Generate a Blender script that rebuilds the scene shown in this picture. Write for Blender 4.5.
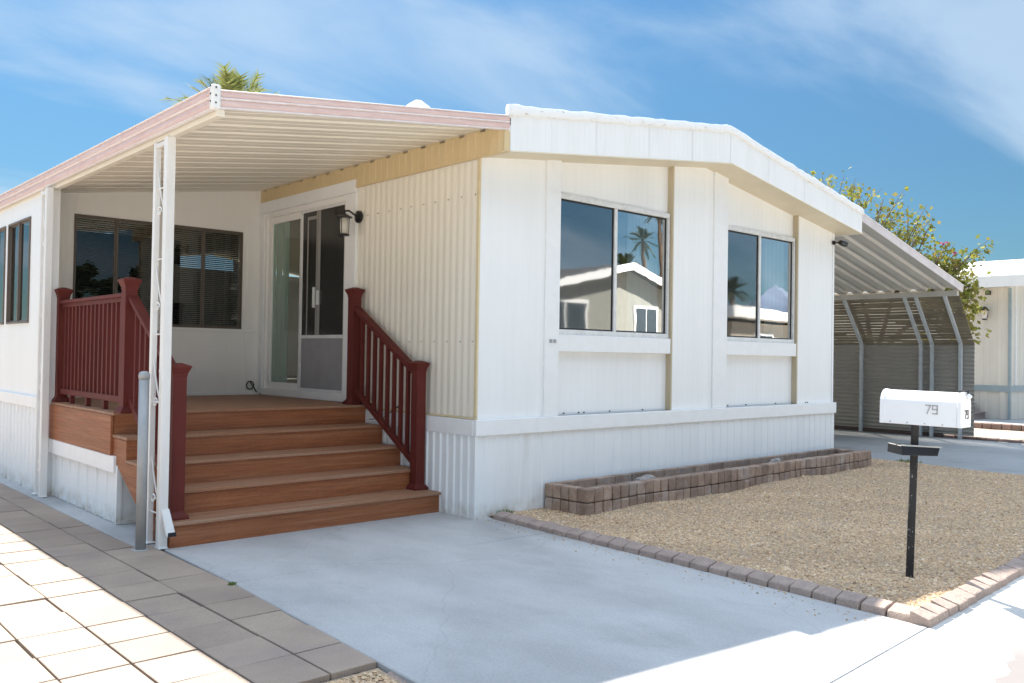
import bpy, bmesh, math, random
from mathutils import Vector, Matrix
random.seed(7)
R = math.radians
sc = bpy.context.scene
for o in list(bpy.data.objects): bpy.data.objects.remove(o, do_unlink=True)
COL = sc.collection

# ------------------------------------------------------------ camera
CAM = Vector((-5.18926, -6.16363, 1.5))
cr = Vector((0.73913403, -0.67337621, 0.01566417))
cu = Vector((-0.02218257, -0.00109238, 0.99975334))
cf = Vector((0.673193, 0.73929919, 0.01574463))
cam = bpy.data.cameras.new('camera'); camo = bpy.data.objects.new('camera', cam); COL.objects.link(camo)
cam.sensor_width = 36; cam.lens = 877.66 / 1024 * 36
cam.clip_start = 0.05; cam.clip_end = 30000
m = Matrix((( cr.x, cu.x, -cf.x, CAM.x), (cr.y, cu.y, -cf.y, CAM.y), (cr.z, cu.z, -cf.z, CAM.z), (0, 0, 0, 1)))
camo.matrix_world = m
sc.camera = camo

# ------------------------------------------------------------ light
SUNV = Vector((0.20, 0.90, 1.0)).normalized()
EL = math.asin(SUNV.z); AZ = math.atan2(SUNV.x, SUNV.y)
sun = bpy.data.lights.new('sun', 'SUN'); suno = bpy.data.objects.new('sun', sun); COL.objects.link(suno)
sun.energy = 3.7; sun.angle = R(0.53); sun.color = (1.0, 0.95, 0.86)
suno.rotation_euler = (-SUNV).to_track_quat('-Z', 'Y').to_euler(); suno.location = SUNV * 60
w = bpy.data.worlds.new('World'); sc.world = w; w.use_nodes = True
nt = w.node_tree; nt.nodes.clear(); N = nt.nodes.new; L = nt.links.new
out = N('ShaderNodeOutputWorld'); bg = N('ShaderNodeBackground'); bg.inputs['Strength'].default_value = 0.112
sky = N('ShaderNodeTexSky'); sky.sky_type = 'NISHITA'; sky.sun_disc = False
sky.sun_elevation = EL; sky.sun_rotation = AZ; sky.air_density = 1.0; sky.dust_density = 0.15; sky.ozone_density = 3.0; sky.altitude = 300
hsv = N('ShaderNodeHueSaturation'); hsv.inputs['Saturation'].default_value = 1.0; hsv.inputs['Value'].default_value = 0.31
tint = N('ShaderNodeMix'); tint.data_type = 'RGBA'; tint.blend_type = 'MULTIPLY'; tint.inputs[0].default_value = 1; tint.inputs[7].default_value = (0.64, 0.96, 1.03, 1); L(sky.outputs[0], tint.inputs[6]); L(tint.outputs[2], hsv.inputs['Color'])
tc = N('ShaderNodeTexCoord'); sep = N('ShaderNodeSeparateXYZ'); L(tc.outputs['Generated'], sep.inputs[0])
def wmath(op, a, b=None):
    n = N('ShaderNodeMath'); n.operation = op
    for i, v in enumerate((a, b)):
        if v is None: continue
        if isinstance(v, (int, float)): n.inputs[i].default_value = v
        else: L(v, n.inputs[i])
    return n.outputs[0]
zz = wmath('ADD', wmath('MAXIMUM', sep.outputs[2], 0.0), 0.22)
cmb = N('ShaderNodeCombineXYZ'); L(wmath('DIVIDE', sep.outputs[0], zz), cmb.inputs[0]); L(wmath('DIVIDE', sep.outputs[1], zz), cmb.inputs[1])
mp = N('ShaderNodeMapping'); L(cmb.outputs[0], mp.inputs[0]); mp.inputs['Rotation'].default_value = (0, 0, R(110)); mp.inputs['Scale'].default_value = (0.55, 1.35, 1); mp.inputs['Location'].default_value = (8.1, 4.4, 0)
n1 = N('ShaderNodeTexNoise'); L(mp.outputs[0], n1.inputs[0]); n1.inputs['Scale'].default_value = 1.1; n1.inputs['Detail'].default_value = 9; n1.inputs['Roughness'].default_value = 0.54; n1.inputs['Distortion'].default_value = 1.0
lowr = N('ShaderNodeMapRange'); L(sep.outputs[2], lowr.inputs[0]); lowr.inputs[1].default_value = 0.0; lowr.inputs[2].default_value = 0.42; lowr.inputs[3].default_value = 0.50; lowr.inputs[4].default_value = 1.0
low = N('ShaderNodeVectorMath'); low.operation = 'SCALE'; L(hsv.outputs[0], low.inputs[0]); L(lowr.outputs[0], low.inputs['Scale'])
n2 = N('ShaderNodeTexNoise'); L(cmb.outputs[0], n2.inputs[0]); n2.inputs['Scale'].default_value = 0.8; n2.inputs['Detail'].default_value = 4
rmp = N('ShaderNodeMapRange'); L(wmath('ADD', wmath('MULTIPLY', n1.outputs[0], 0.65), wmath('MULTIPLY', n2.outputs[0], 0.35)), rmp.inputs[0])
rmp.inputs[1].default_value = 0.42; rmp.inputs[2].default_value = 0.62; rmp.inputs[3].default_value = 0.02; rmp.inputs[4].default_value = 0.72; rmp.interpolation_type = 'SMOOTHSTEP'
mixc = N('ShaderNodeMix'); mixc.data_type = 'RGBA'
L(rmp.outputs[0], mixc.inputs[0]); L(low.outputs[0], mixc.inputs[6]); mixc.inputs[7].default_value = (1.45, 1.85, 2.3, 1)
# bright cloud added high up, out of view, as fill light for the shade
el = N('ShaderNodeMapRange'); el.interpolation_type = 'SMOOTHSTEP'; L(sep.outputs[2], el.inputs[0]); el.inputs[1].default_value = 0.50; el.inputs[2].default_value = 0.80
cn = N('ShaderNodeMapRange'); cn.interpolation_type = 'SMOOTHSTEP'; L(n2.outputs[0], cn.inputs[0]); cn.inputs[1].default_value = 0.30; cn.inputs[2].default_value = 0.55
mixd = N('ShaderNodeMix'); mixd.data_type = 'RGBA'; L(wmath('MULTIPLY', el.outputs[0], cn.outputs[0]), mixd.inputs[0]); L(mixc.outputs[2], mixd.inputs[6]); mixd.inputs[7].default_value = (4.1, 4.95, 6.2, 1)
L(mixd.outputs[2], bg.inputs[0]); L(bg.outputs[0], out.inputs[0])
sc.view_settings.view_transform = 'Standard'; sc.view_settings.look = 'None'; sc.view_settings.gamma = 1
sc.view_settings.exposure = 1.9

# ------------------------------------------------------------ materials
def mat(name, col, rough=0.6, col2=None, scale=6, stretch=(1, 1, 1), lo=0.35, hi=0.65, bump=0.0, bscale=60, metal=0.0, spec=0.5, col3=None, scale3=1.2, lo3=0.5, hi3=0.75, detail=6, bstretch=None, coat=0):
    M = bpy.data.materials.new(name); M.use_nodes = True
    t = M.node_tree; b = t.nodes['Principled BSDF']
    b.inputs['Base Color'].default_value = (*col, 1); b.inputs['Roughness'].default_value = rough
    b.inputs['Metallic'].default_value = metal; b.inputs['Specular IOR Level'].default_value = spec
    g = t.nodes.new('ShaderNodeNewGeometry')
    def noise(s, st, d=detail):
        mpn = t.nodes.new('ShaderNodeMapping'); mpn.inputs['Scale'].default_value = st; t.links.new(g.outputs['Position'], mpn.inputs[0])
        n = t.nodes.new('ShaderNodeTexNoise'); n.inputs['Scale'].default_value = s; n.inputs['Detail'].default_value = d; n.inputs['Roughness'].default_value = 0.6
        t.links.new(mpn.outputs[0], n.inputs[0]); return n.outputs[0]
    cur = None
    if col2:
        r = t.nodes.new('ShaderNodeMapRange'); r.inputs[1].default_value = lo; r.inputs[2].default_value = hi; t.links.new(noise(scale, stretch), r.inputs[0])
        x = t.nodes.new('ShaderNodeMix'); x.data_type = 'RGBA'; x.inputs[6].default_value = (*col, 1); x.inputs[7].default_value = (*col2, 1)
        t.links.new(r.outputs[0], x.inputs[0]); cur = x.outputs[2]
    if col3:
        r = t.nodes.new('ShaderNodeMapRange'); r.inputs[1].default_value = lo3; r.inputs[2].default_value = hi3; t.links.new(noise(scale3, stretch, 8), r.inputs[0])
        x = t.nodes.new('ShaderNodeMix'); x.data_type = 'RGBA'; x.inputs[6].default_value = (*col, 1)
        if cur: t.links.new(cur, x.inputs[6])
        x.inputs[7].default_value = (*col3, 1); t.links.new(r.outputs[0], x.inputs[0]); cur = x.outputs[2]
    if cur: t.links.new(cur, b.inputs['Base Color'])
    if bump:
        bp = t.nodes.new('ShaderNodeBump'); bp.inputs['Strength'].default_value = bump; bp.inputs['Distance'].default_value = 0.01
        t.links.new(noise(bscale, bstretch or stretch, 4), bp.inputs['Height']); t.links.new(bp.outputs[0], b.inputs['Normal'])
    return M
def speck(M, amt=.1, scale=130, crack=0):
    t = M.node_tree; b = t.nodes['Principled BSDF']; g = t.nodes.new('ShaderNodeNewGeometry'); n = t.nodes.new('ShaderNodeTexNoise'); n.inputs['Scale'].default_value = scale; n.inputs['Detail'].default_value = 3
    t.links.new(g.outputs['Position'], n.inputs[0]); r = t.nodes.new('ShaderNodeMapRange'); r.inputs[1].default_value = .3; r.inputs[2].default_value = .7; r.inputs[3].default_value = 1 - amt; r.inputs[4].default_value = 1 + amt
    t.links.new(n.outputs[0], r.inputs[0]); h = t.nodes.new('ShaderNodeHueSaturation'); val = r.outputs[0]
    if crack:
        n3 = t.nodes.new('ShaderNodeTexNoise'); n3.inputs['Scale'].default_value = 2.2; n3.inputs['Detail'].default_value = 6; t.links.new(g.outputs['Position'], n3.inputs[0])
        vm = t.nodes.new('ShaderNodeVectorMath'); vm.operation = 'MULTIPLY_ADD'; vm.inputs[1].default_value = (.35, .35, .35); t.links.new(n3.outputs[1], vm.inputs[0]); t.links.new(g.outputs['Position'], vm.inputs[2])
        vo = t.nodes.new('ShaderNodeTexVoronoi'); vo.feature = 'DISTANCE_TO_EDGE'; vo.inputs['Scale'].default_value = .42; t.links.new(vm.outputs[0], vo.inputs[0])
        r2 = t.nodes.new('ShaderNodeMapRange'); r2.inputs[1].default_value = 0; r2.inputs[2].default_value = .0035; r2.inputs[3].default_value = 1 - crack; r2.inputs[4].default_value = 1; t.links.new(vo.outputs[0], r2.inputs[0])
        mu = t.nodes.new('ShaderNodeMath'); mu.operation = 'MULTIPLY'; t.links.new(val, mu.inputs[0]); t.links.new(r2.outputs[0], mu.inputs[1]); val = mu.outputs[0]
    t.links.new(val, h.inputs['Value']); lk = b.inputs['Base Color'].links
    if lk: t.links.new(lk[0].from_socket, h.inputs['Color'])
    else: h.inputs['Color'].default_value = b.inputs['Base Color'].default_value
    t.links.new(h.outputs[0], b.inputs['Base Color']); return M
def attr_tint(M, amt=0.25, scale=(1, 1, 1)):
    """per-face-island brightness variation, for blocks, stones and leaves"""
    t = M.node_tree; b = t.nodes['Principled BSDF']
    g = t.nodes.new('ShaderNodeNewGeometry'); h = t.nodes.new('ShaderNodeHueSaturation')
    r = t.nodes.new('ShaderNodeMapRange'); r.inputs[3].default_value = 1 - amt; r.inputs[4].default_value = 1 + amt
    t.links.new(g.outputs['Random Per Island'], r.inputs[0]); t.links.new(r.outputs[0], h.inputs['Value'])
    lk = b.inputs['Base Color'].links
    if lk: t.links.new(lk[0].from_socket, h.inputs['Color'])
    else: h.inputs['Color'].default_value = b.inputs['Base Color'].default_value
    t.links.new(h.outputs[0], b.inputs['Base Color']); return M
def ramp_tint(M, cols):
    t = M.node_tree; b = t.nodes['Principled BSDF']
    g = t.nodes.new('ShaderNodeNewGeometry'); r = t.nodes.new('ShaderNodeValToRGB')
    e = r.color_ramp.elements; e[0].color = (*cols[0], 1); e[1].color = (*cols[-1], 1)
    for i, c in enumerate(cols[1:-1]): k = e.new((i + 1) / (len(cols) - 1)); k.color = (*c, 1)
    t.links.new(g.outputs['Random Per Island'], r.inputs[0]); t.links.new(r.outputs[0], b.inputs['Base Color']); return M

M_white = mat('white_siding_paint', (0.86, 0.86, 0.845), 0.42, (0.82, 0.82, 0.80), 5, (1, 1, 0.12), 0.3, 0.75, 0.10, 14, bstretch=(3, 3, 0.6), col3=(0.70, 0.70, 0.68), scale3=0.7, lo3=0.55, hi3=0.95)
M_skirt = mat('white_skirt_paint', (0.84, 0.85, 0.84), 0.45, (0.78, 0.79, 0.78), 4, (1, 1, 0.15), 0.35, 0.8, 0.12, 10, bstretch=(2, 2, 0.5), col3=(0.62, 0.60, 0.56), scale3=2.6, lo3=0.62, hi3=0.95)
M_trim = mat('white_trim_paint', (0.84, 0.84, 0.83), 0.4, (0.79, 0.79, 0.775), 8, (1, 1, 1), 0.4, 0.8, 0.05, 30)
M_fascia = mat('white_fascia_paint', (0.82, 0.82, 0.81), 0.45, (0.77, 0.77, 0.75), 6, (1, 1, 0.2), 0.4, 0.8, 0.05, 20)
M_roofc = mat('white_roof_coating', (0.82, 0.82, 0.81), 0.6, (0.70, 0.66, 0.62), 10, (1, 1, 3), 0.55, 0.8, 0.5, 9, col3=(0.42, 0.31, 0.24), scale3=11, lo3=0.60, hi3=0.72)
M_cream = mat('cream_siding_paint', (0.82, 0.775, 0.67), 0.42, (0.79, 0.745, 0.635), 3, (1, 1, 0.2), 0.35, 0.75, 0.06, 14, bstretch=(2, 2, 0.4))
M_ywhite = mat('off_white_wall_paint', (0.85, 0.83, 0.79), 0.5, (0.82, 0.80, 0.755), 3, (1, 1, 0.2), 0.35, 0.75, 0.06, 20)
M_tan = mat('tan_trim_paint', (0.68, 0.53, 0.30), 0.45, (0.62, 0.48, 0.265), 5, (1, 1, 0.3), 0.35, 0.75, 0.04, 20)
M_btrim = mat('beige_edge_paint', (0.55, 0.46, 0.32), 0.5, (0.48, 0.40, 0.27), 5, (1, 1, .3))
M_tan2 = mat('pale_tan_edge_paint', (0.70, 0.58, 0.36), 0.5, (0.64, 0.52, 0.31), 5)
M_soffit = mat('soffit_paint', (0.74, 0.65, 0.48), 0.5, (0.70, 0.61, 0.45), 5)
M_pan = mat('awning_pan_paint', (0.82, 0.77, 0.66), 0.45, (0.78, 0.725, 0.615), 2.5, (0.3, 2, 1), 0.35, 0.7)
M_pink = mat('faded_pink_gutter_paint', (0.62, 0.42, 0.38), 0.5, (0.70, 0.54, 0.50), 5, (1, 1, 6), 0.3, 0.7, 0.05, 20)
M_pinkw = mat('chalky_gutter_edge', (0.78, 0.74, 0.73), 0.5, (0.66, 0.55, 0.52), 12, (1, 1, 1), 0.5, 0.8)
M_post = mat('chipped_white_post_paint', (0.79, 0.78, 0.75), 0.45, (0.72, 0.70, 0.66), 8, (1, 1, .4), 0.4, 0.8, 0.05, 40, col3=(0.22, 0.16, 0.12), scale3=18, lo3=0.72, hi3=0.76)
M_galv = mat('galvanised_steel', (0.40, 0.41, 0.41), 0.5, (0.32, 0.33, 0.33), 9, (1, 1, .5), 0.35, 0.65, 0.05, 30, metal=0.25)
M_red = mat('redwood_vinyl', (0.128, 0.0235, 0.0175), 0.6, (0.10, 0.018, 0.014), 10, (1, 1, .3), 0.35, 0.7, 0.04, 60, spec=0.25)
def deck_mat(name, st):
    return mat(name, (0.35, 0.118, 0.040), 0.55, (0.21, 0.066, 0.023), 5.5, st, 0.34, 0.68, 0.18, 30, bstretch=st, col3=(0.38, 0.18, 0.09), scale3=1.6, lo3=0.5, hi3=0.8)
M_deck = deck_mat('brown_composite_board', (0.5, 14, 14))
M_decky = deck_mat('brown_composite_side_board', (14, 0.5, 14))
M_tread = mat('worn_composite_tread', (0.36, 0.18, 0.095), 0.6, (0.27, 0.12, 0.06), 5, (0.5, 12, 12), 0.34, 0.7, 0.15, 30, col3=(0.36, 0.25, 0.18), scale3=1.3, lo3=0.45, hi3=0.8)
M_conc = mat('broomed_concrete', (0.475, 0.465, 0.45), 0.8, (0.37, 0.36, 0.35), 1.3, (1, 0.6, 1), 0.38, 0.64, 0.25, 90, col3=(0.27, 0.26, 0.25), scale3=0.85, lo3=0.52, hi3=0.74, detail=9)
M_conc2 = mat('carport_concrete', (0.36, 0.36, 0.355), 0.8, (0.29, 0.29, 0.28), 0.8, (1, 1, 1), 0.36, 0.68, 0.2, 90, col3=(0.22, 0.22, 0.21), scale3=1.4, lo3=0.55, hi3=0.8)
M_street = mat('street_concrete', (0.60, 0.57, 0.52), 0.85, (0.53, 0.50, 0.455), 0.9, (1, 1, 1), 0.36, 0.68, 0.25, 110, col3=(0.38, 0.35, 0.33), scale3=0.5, lo3=0.55, hi3=0.75)
M_gutterstain = mat('damp_gutter_stain', (0.22, 0.195, 0.185), 0.75, (0.28, 0.25, 0.235), 3, (1, 1, 1), 0.45, 0.75)
M_paver = attr_tint(mat('pink_grey_paver', (0.36, 0.275, 0.21), 0.85, (0.285, 0.215, 0.168), 2.2, (1, 1, 1), 0.35, 0.7, 0.3, 80, col3=(0.28, 0.23, 0.21), scale3=1.1, lo3=0.55, hi3=0.85), 0.09)
M_sand = mat('joint_sand', (0.16, 0.135, 0.11), 0.95, (0.10, 0.085, 0.07), 20)
M_gravel = mat('tan_gravel_bed', (0.54, 0.39, 0.255), 0.95, (0.32, 0.225, 0.15), 60, (1, 1, 1), 0.38, 0.62, 1.0, 70, detail=3, col3=(0.42, 0.34, 0.25), scale3=1.1, lo3=0.5, hi3=0.8)
M_stone = ramp_tint(mat('gravel_stone', (0.4, 0.3, 0.2), 0.85), [(0.24, 0.145, 0.08), (0.60, 0.40, 0.225), (0.70, 0.49, 0.28), (0.42, 0.275, 0.165), (0.74, 0.56, 0.36), (0.56, 0.37, 0.22), (0.78, 0.64, 0.46)])
M_dirt = mat('desert_ground', (0.36, 0.29, 0.21), 0.95, (0.28, 0.22, 0.16), 1.5, (1, 1, 1), 0.35, 0.7, 0.4, 30)
M_block = attr_tint(mat('brown_edging_block', (0.36, 0.255, 0.19), 0.9, (0.23, 0.155, 0.115), 9, (1, 1, 1), 0.35, 0.7, 0.8, 45, col3=(0.42, 0.36, 0.32), scale3=4, lo3=0.5, hi3=0.8), 0.22)
M_edge = attr_tint(mat('pinkish_edging_block', (0.42, 0.32, 0.265), 0.9, (0.31, 0.235, 0.20), 9, (1, 1, 1), 0.35, 0.7, 0.8, 45), 0.16)
M_soil = mat('dry_soil', (0.12, 0.09, 0.07), 0.95, (0.20, 0.16, 0.13), 12, bump=1.0, bscale=30)
M_rock = mat('pale_rock', (0.38, 0.34, 0.31), 0.9, (0.27, 0.24, 0.22), 10, bump=0.6, bscale=20)
M_alu = mat('mill_aluminium_frame', (0.74, 0.74, 0.72), 0.4, (0.64, 0.63, 0.61), 12, metal=0.0)
M_stile = mat('dull_grey_stile', (0.30, 0.29, 0.27), 0.5)
M_bronze = mat('bronze_window_frame', (0.13, 0.105, 0.085), 0.5)
M_black = mat('black_metal', (0.012, 0.012, 0.013), 0.38)
M_blackp = mat('chipped_black_paint', (0.010, 0.009, 0.010), 0.7, (0.02, 0.018, 0.018), 8, col3=(0.5, 0.49, 0.47), scale3=48, lo3=0.63, hi3=0.67)
M_dark = mat('dark_recess', (0.02, 0.02, 0.022), 0.8)
M_room = mat('interior_paint', (0.30, 0.27, 0.24), 0.8)
M_curt = mat('pale_curtain', (0.85, 0.90, 0.92), 0.8, (0.7, 0.76, 0.8), 5, (30, 30, .1))
M_blind = mat('dim_blind_slat', (0.06, 0.065, 0.065), 0.6)
M_vert = mat('green_grey_vertical_blind', (0.33, 0.39, 0.34), 0.7)
M_mail = mat('white_mailbox_enamel', (0.78, 0.78, 0.79), 0.3, (0.78, 0.78, 0.79), 5)
M_num = mat('silver_number', (0.42, 0.42, 0.42), 0.4, metal=0.3)
M_cpw = mat('grey_corrugated_panel', (0.34, 0.315, 0.275), 0.6)
M_cpf = mat('weathered_fascia_paint', (0.60, 0.53, 0.52), 0.5, (0.68, 0.63, 0.62), 5)
M_louv = mat('olive_grey_louvre', (0.24, 0.20, 0.135), 0.6, (0.15, 0.125, 0.09), 4, (1, .4, 1))
M_cproof = mat('carport_pan_paint', (0.56, 0.54, 0.49), 0.5, (0.47, 0.45, 0.41), 2, (0.3, 2, 1))
M_cppost = mat('pale_grey_post_paint', (0.52, 0.55, 0.56), 0.45, (0.44, 0.47, 0.48), 6)
M_ntrim = mat('blue_grey_trim', (0.30, 0.37, 0.39), 0.5, (0.26, 0.32, 0.34), 5)
M_ncream = mat('neighbour_cream_siding', (0.66, 0.62, 0.54), 0.5, (0.60, 0.56, 0.49), 4, (1, 1, .2))
M_nbrown = mat('neighbour_step_carpet', (0.28, 0.23, 0.21), 0.85, (0.22, 0.18, 0.165), 8)
M_ogrey = mat('opposite_house_grey', (0.30, 0.30, 0.265), 0.6, (0.26, 0.26, 0.23), 4)
M_shingle = mat('grey_shingle', (0.10, 0.098, 0.095), 0.9, (0.06, 0.06, 0.058), 12)
M_mount = mat('hazed_mountain_rock', (0.055, 0.08, 0.125), 0.95, (0.04, 0.06, 0.10), 0.002)  # distance haze painted into the dark blue rock colour
M_snow = mat('snow', (0.75, 0.78, 0.82), 0.8)
M_bark = mat('tree_bark', (0.17, 0.125, 0.09), 0.9, (0.11, 0.08, 0.06), 20, (1, 1, .3), bump=0.6, bscale=30)
speck(M_conc, .09, 70, .13); speck(M_street, .06, 90, .15); speck(M_stone, .08, 1.4); speck(M_paver, .12, 110); speck(M_deck, .10, 60); speck(M_tread, .10, 60); speck(M_decky, .10, 60); speck(M_block, .15, 70); speck(M_edge, .12, 70); speck(M_conc2, .08, 60)
def splash(M, z0=-.02, z1=.16, col=(0.42, 0.34, 0.25)):
    """soil splashed on the lowest few centimetres of a sheet"""
    t = M.node_tree; b = t.nodes['Principled BSDF']; g = t.nodes.new('ShaderNodeNewGeometry'); sp = t.nodes.new('ShaderNodeSeparateXYZ'); t.links.new(g.outputs['Position'], sp.inputs[0])
    r = t.nodes.new('ShaderNodeMapRange'); r.inputs[1].default_value = z0; r.inputs[2].default_value = z1; r.inputs[3].default_value = .95; r.inputs[4].default_value = 0; t.links.new(sp.outputs[2], r.inputs[0])
    n = t.nodes.new('ShaderNodeTexNoise'); n.inputs['Scale'].default_value = 9; n.inputs['Detail'].default_value = 8; t.links.new(g.outputs['Position'], n.inputs[0]); r2 = t.nodes.new('ShaderNodeMapRange'); r2.inputs[1].default_value = .35; r2.inputs[2].default_value = .7; t.links.new(n.outputs[0], r2.inputs[0])
    mu = t.nodes.new('ShaderNodeMath'); mu.operation = 'MULTIPLY'; t.links.new(r.outputs[0], mu.inputs[0]); t.links.new(r2.outputs[0], mu.inputs[1])
    x = t.nodes.new('ShaderNodeMix'); x.data_type = 'RGBA'; t.links.new(mu.outputs[0], x.inputs[0]); t.links.new(b.inputs['Base Color'].links[0].from_socket, x.inputs[6]); x.inputs[7].default_value = (*col, 1); t.links.new(x.outputs[2], b.inputs['Base Color'])
splash(M_skirt)
def leafmat(name, cols, rough=0.75, trans=0.35):
    M = ramp_tint(mat(name, cols[0], rough), cols); t = M.node_tree; b = t.nodes['Principled BSDF']; o = t.nodes['Material Output']
    tr = t.nodes.new('ShaderNodeBsdfTranslucent'); mx = t.nodes.new('ShaderNodeMixShader'); mx.inputs[0].default_value = trans
    t.links.new(b.inputs['Base Color'].links[0].from_socket, tr.inputs[0])
    t.links.new(b.outputs[0], mx.inputs[1]); t.links.new(tr.outputs[0], mx.inputs[2]); t.links.new(mx.outputs[0], o.inputs[0]); return M
M_leaf = leafmat('orchid_tree_leaf', [(0.12, 0.15, 0.03), (0.23, 0.25, 0.04), (0.30, 0.29, 0.055), (0.16, 0.18, 0.035), (0.28, 0.21, 0.07), (0.22, 0.24, 0.045)], trans=0.4)
M_flower = leafmat('pink_blossom', [(0.45, 0.06, 0.14), (0.5, 0.12, 0.2)])
M_palm = leafmat('palm_frond_leaf', [(0.15, 0.19, 0.055), (0.24, 0.26, 0.08), (0.30, 0.29, 0.11)])
M_dgreen = leafmat('dark_foliage', [(0.02, 0.035, 0.014), (0.04, 0.06, 0.02), (0.06, 0.07, 0.03)])
M_weed = leafmat('weed_leaf', [(0.14, 0.20, 0.05), (0.22, 0.27, 0.09)])

def glassmat(name, refl=0.28, tint=(1, 1, 1), trans=(0.8, 0.85, 0.85), rough=0.0, wav=0.0, dark=None, darkf=0.0):
    M = bpy.data.materials.new(name); M.use_nodes = True; t = M.node_tree; t.nodes.clear(); n = t.nodes.new
    o = n('ShaderNodeOutputMaterial'); gl = n('ShaderNodeBsdfGlossy'); gl.inputs['Roughness'].default_value = rough; gl.inputs['Color'].default_value = (*tint, 1)
    tr = n('ShaderNodeBsdfTransparent'); tr.inputs['Color'].default_value = (*trans, 1)
    base = tr.outputs[0]
    if dark:
        d = n('ShaderNodeBsdfDiffuse'); d.inputs[0].default_value = (*dark, 1); mm = n('ShaderNodeMixShader'); mm.inputs[0].default_value = darkf
        t.links.new(tr.outputs[0], mm.inputs[1]); t.links.new(d.outputs[0], mm.inputs[2]); base = mm.outputs[0]
    f = n('ShaderNodeFresnel'); f.inputs[0].default_value = 1.5
    a = n('ShaderNodeMath'); a.operation = 'ADD'; a.use_clamp = True; t.links.new(f.outputs[0], a.inputs[0]); a.inputs[1].default_value = refl - 0.04
    gb = n('ShaderNodeNewGeometry'); iv = n('ShaderNodeMath'); iv.operation = 'SUBTRACT'; iv.inputs[0].default_value = 1; t.links.new(gb.outputs['Backfacing'], iv.inputs[1]); ml = n('ShaderNodeMath'); ml.operation = 'MULTIPLY'; t.links.new(a.outputs[0], ml.inputs[0]); t.links.new(iv.outputs[0], ml.inputs[1])
    mx = n('ShaderNodeMixShader'); t.links.new(ml.outputs[0], mx.inputs[0]); t.links.new(base, mx.inputs[1]); t.links.new(gl.outputs[0], mx.inputs[2]); t.links.new(mx.outputs[0], o.inputs[0])
    if wav:
        g = n('ShaderNodeNewGeometry'); no = n('ShaderNodeTexNoise'); no.inputs['Scale'].default_value = 2.2; t.links.new(g.outputs['Position'], no.inputs[0])
        b = n('ShaderNodeBump'); b.inputs['Strength'].default_value = wav; b.inputs['Distance'].default_value = 0.01; t.links.new(no.outputs[0], b.inputs['Height']); t.links.new(b.outputs[0], gl.inputs['Normal'])
    return M
M_glass = glassmat('window_glass', 0.62, wav=0.05)
M_screen = glassmat('screened_glass', 0.30, rough=0.03, wav=0.08, dark=(0.03, 0.034, 0.04), darkf=0.6)
M_bglass = glassmat('porch_window_glass', 0.045, trans=(0.55, 0.58, 0.58), wav=0.1)
M_dscreen = glassmat('door_insect_screen', 0.03, rough=0.2, dark=(0.035, 0.033, 0.03), darkf=0.75)
M_kick = mat('grey_kick_panel', (0.30, 0.295, 0.30), 0.5, (0.26, 0.255, 0.26), 5)
M_lampglass = mat('seeded_lamp_glass', (0.62, 0.58, 0.50), 0.2)

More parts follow.
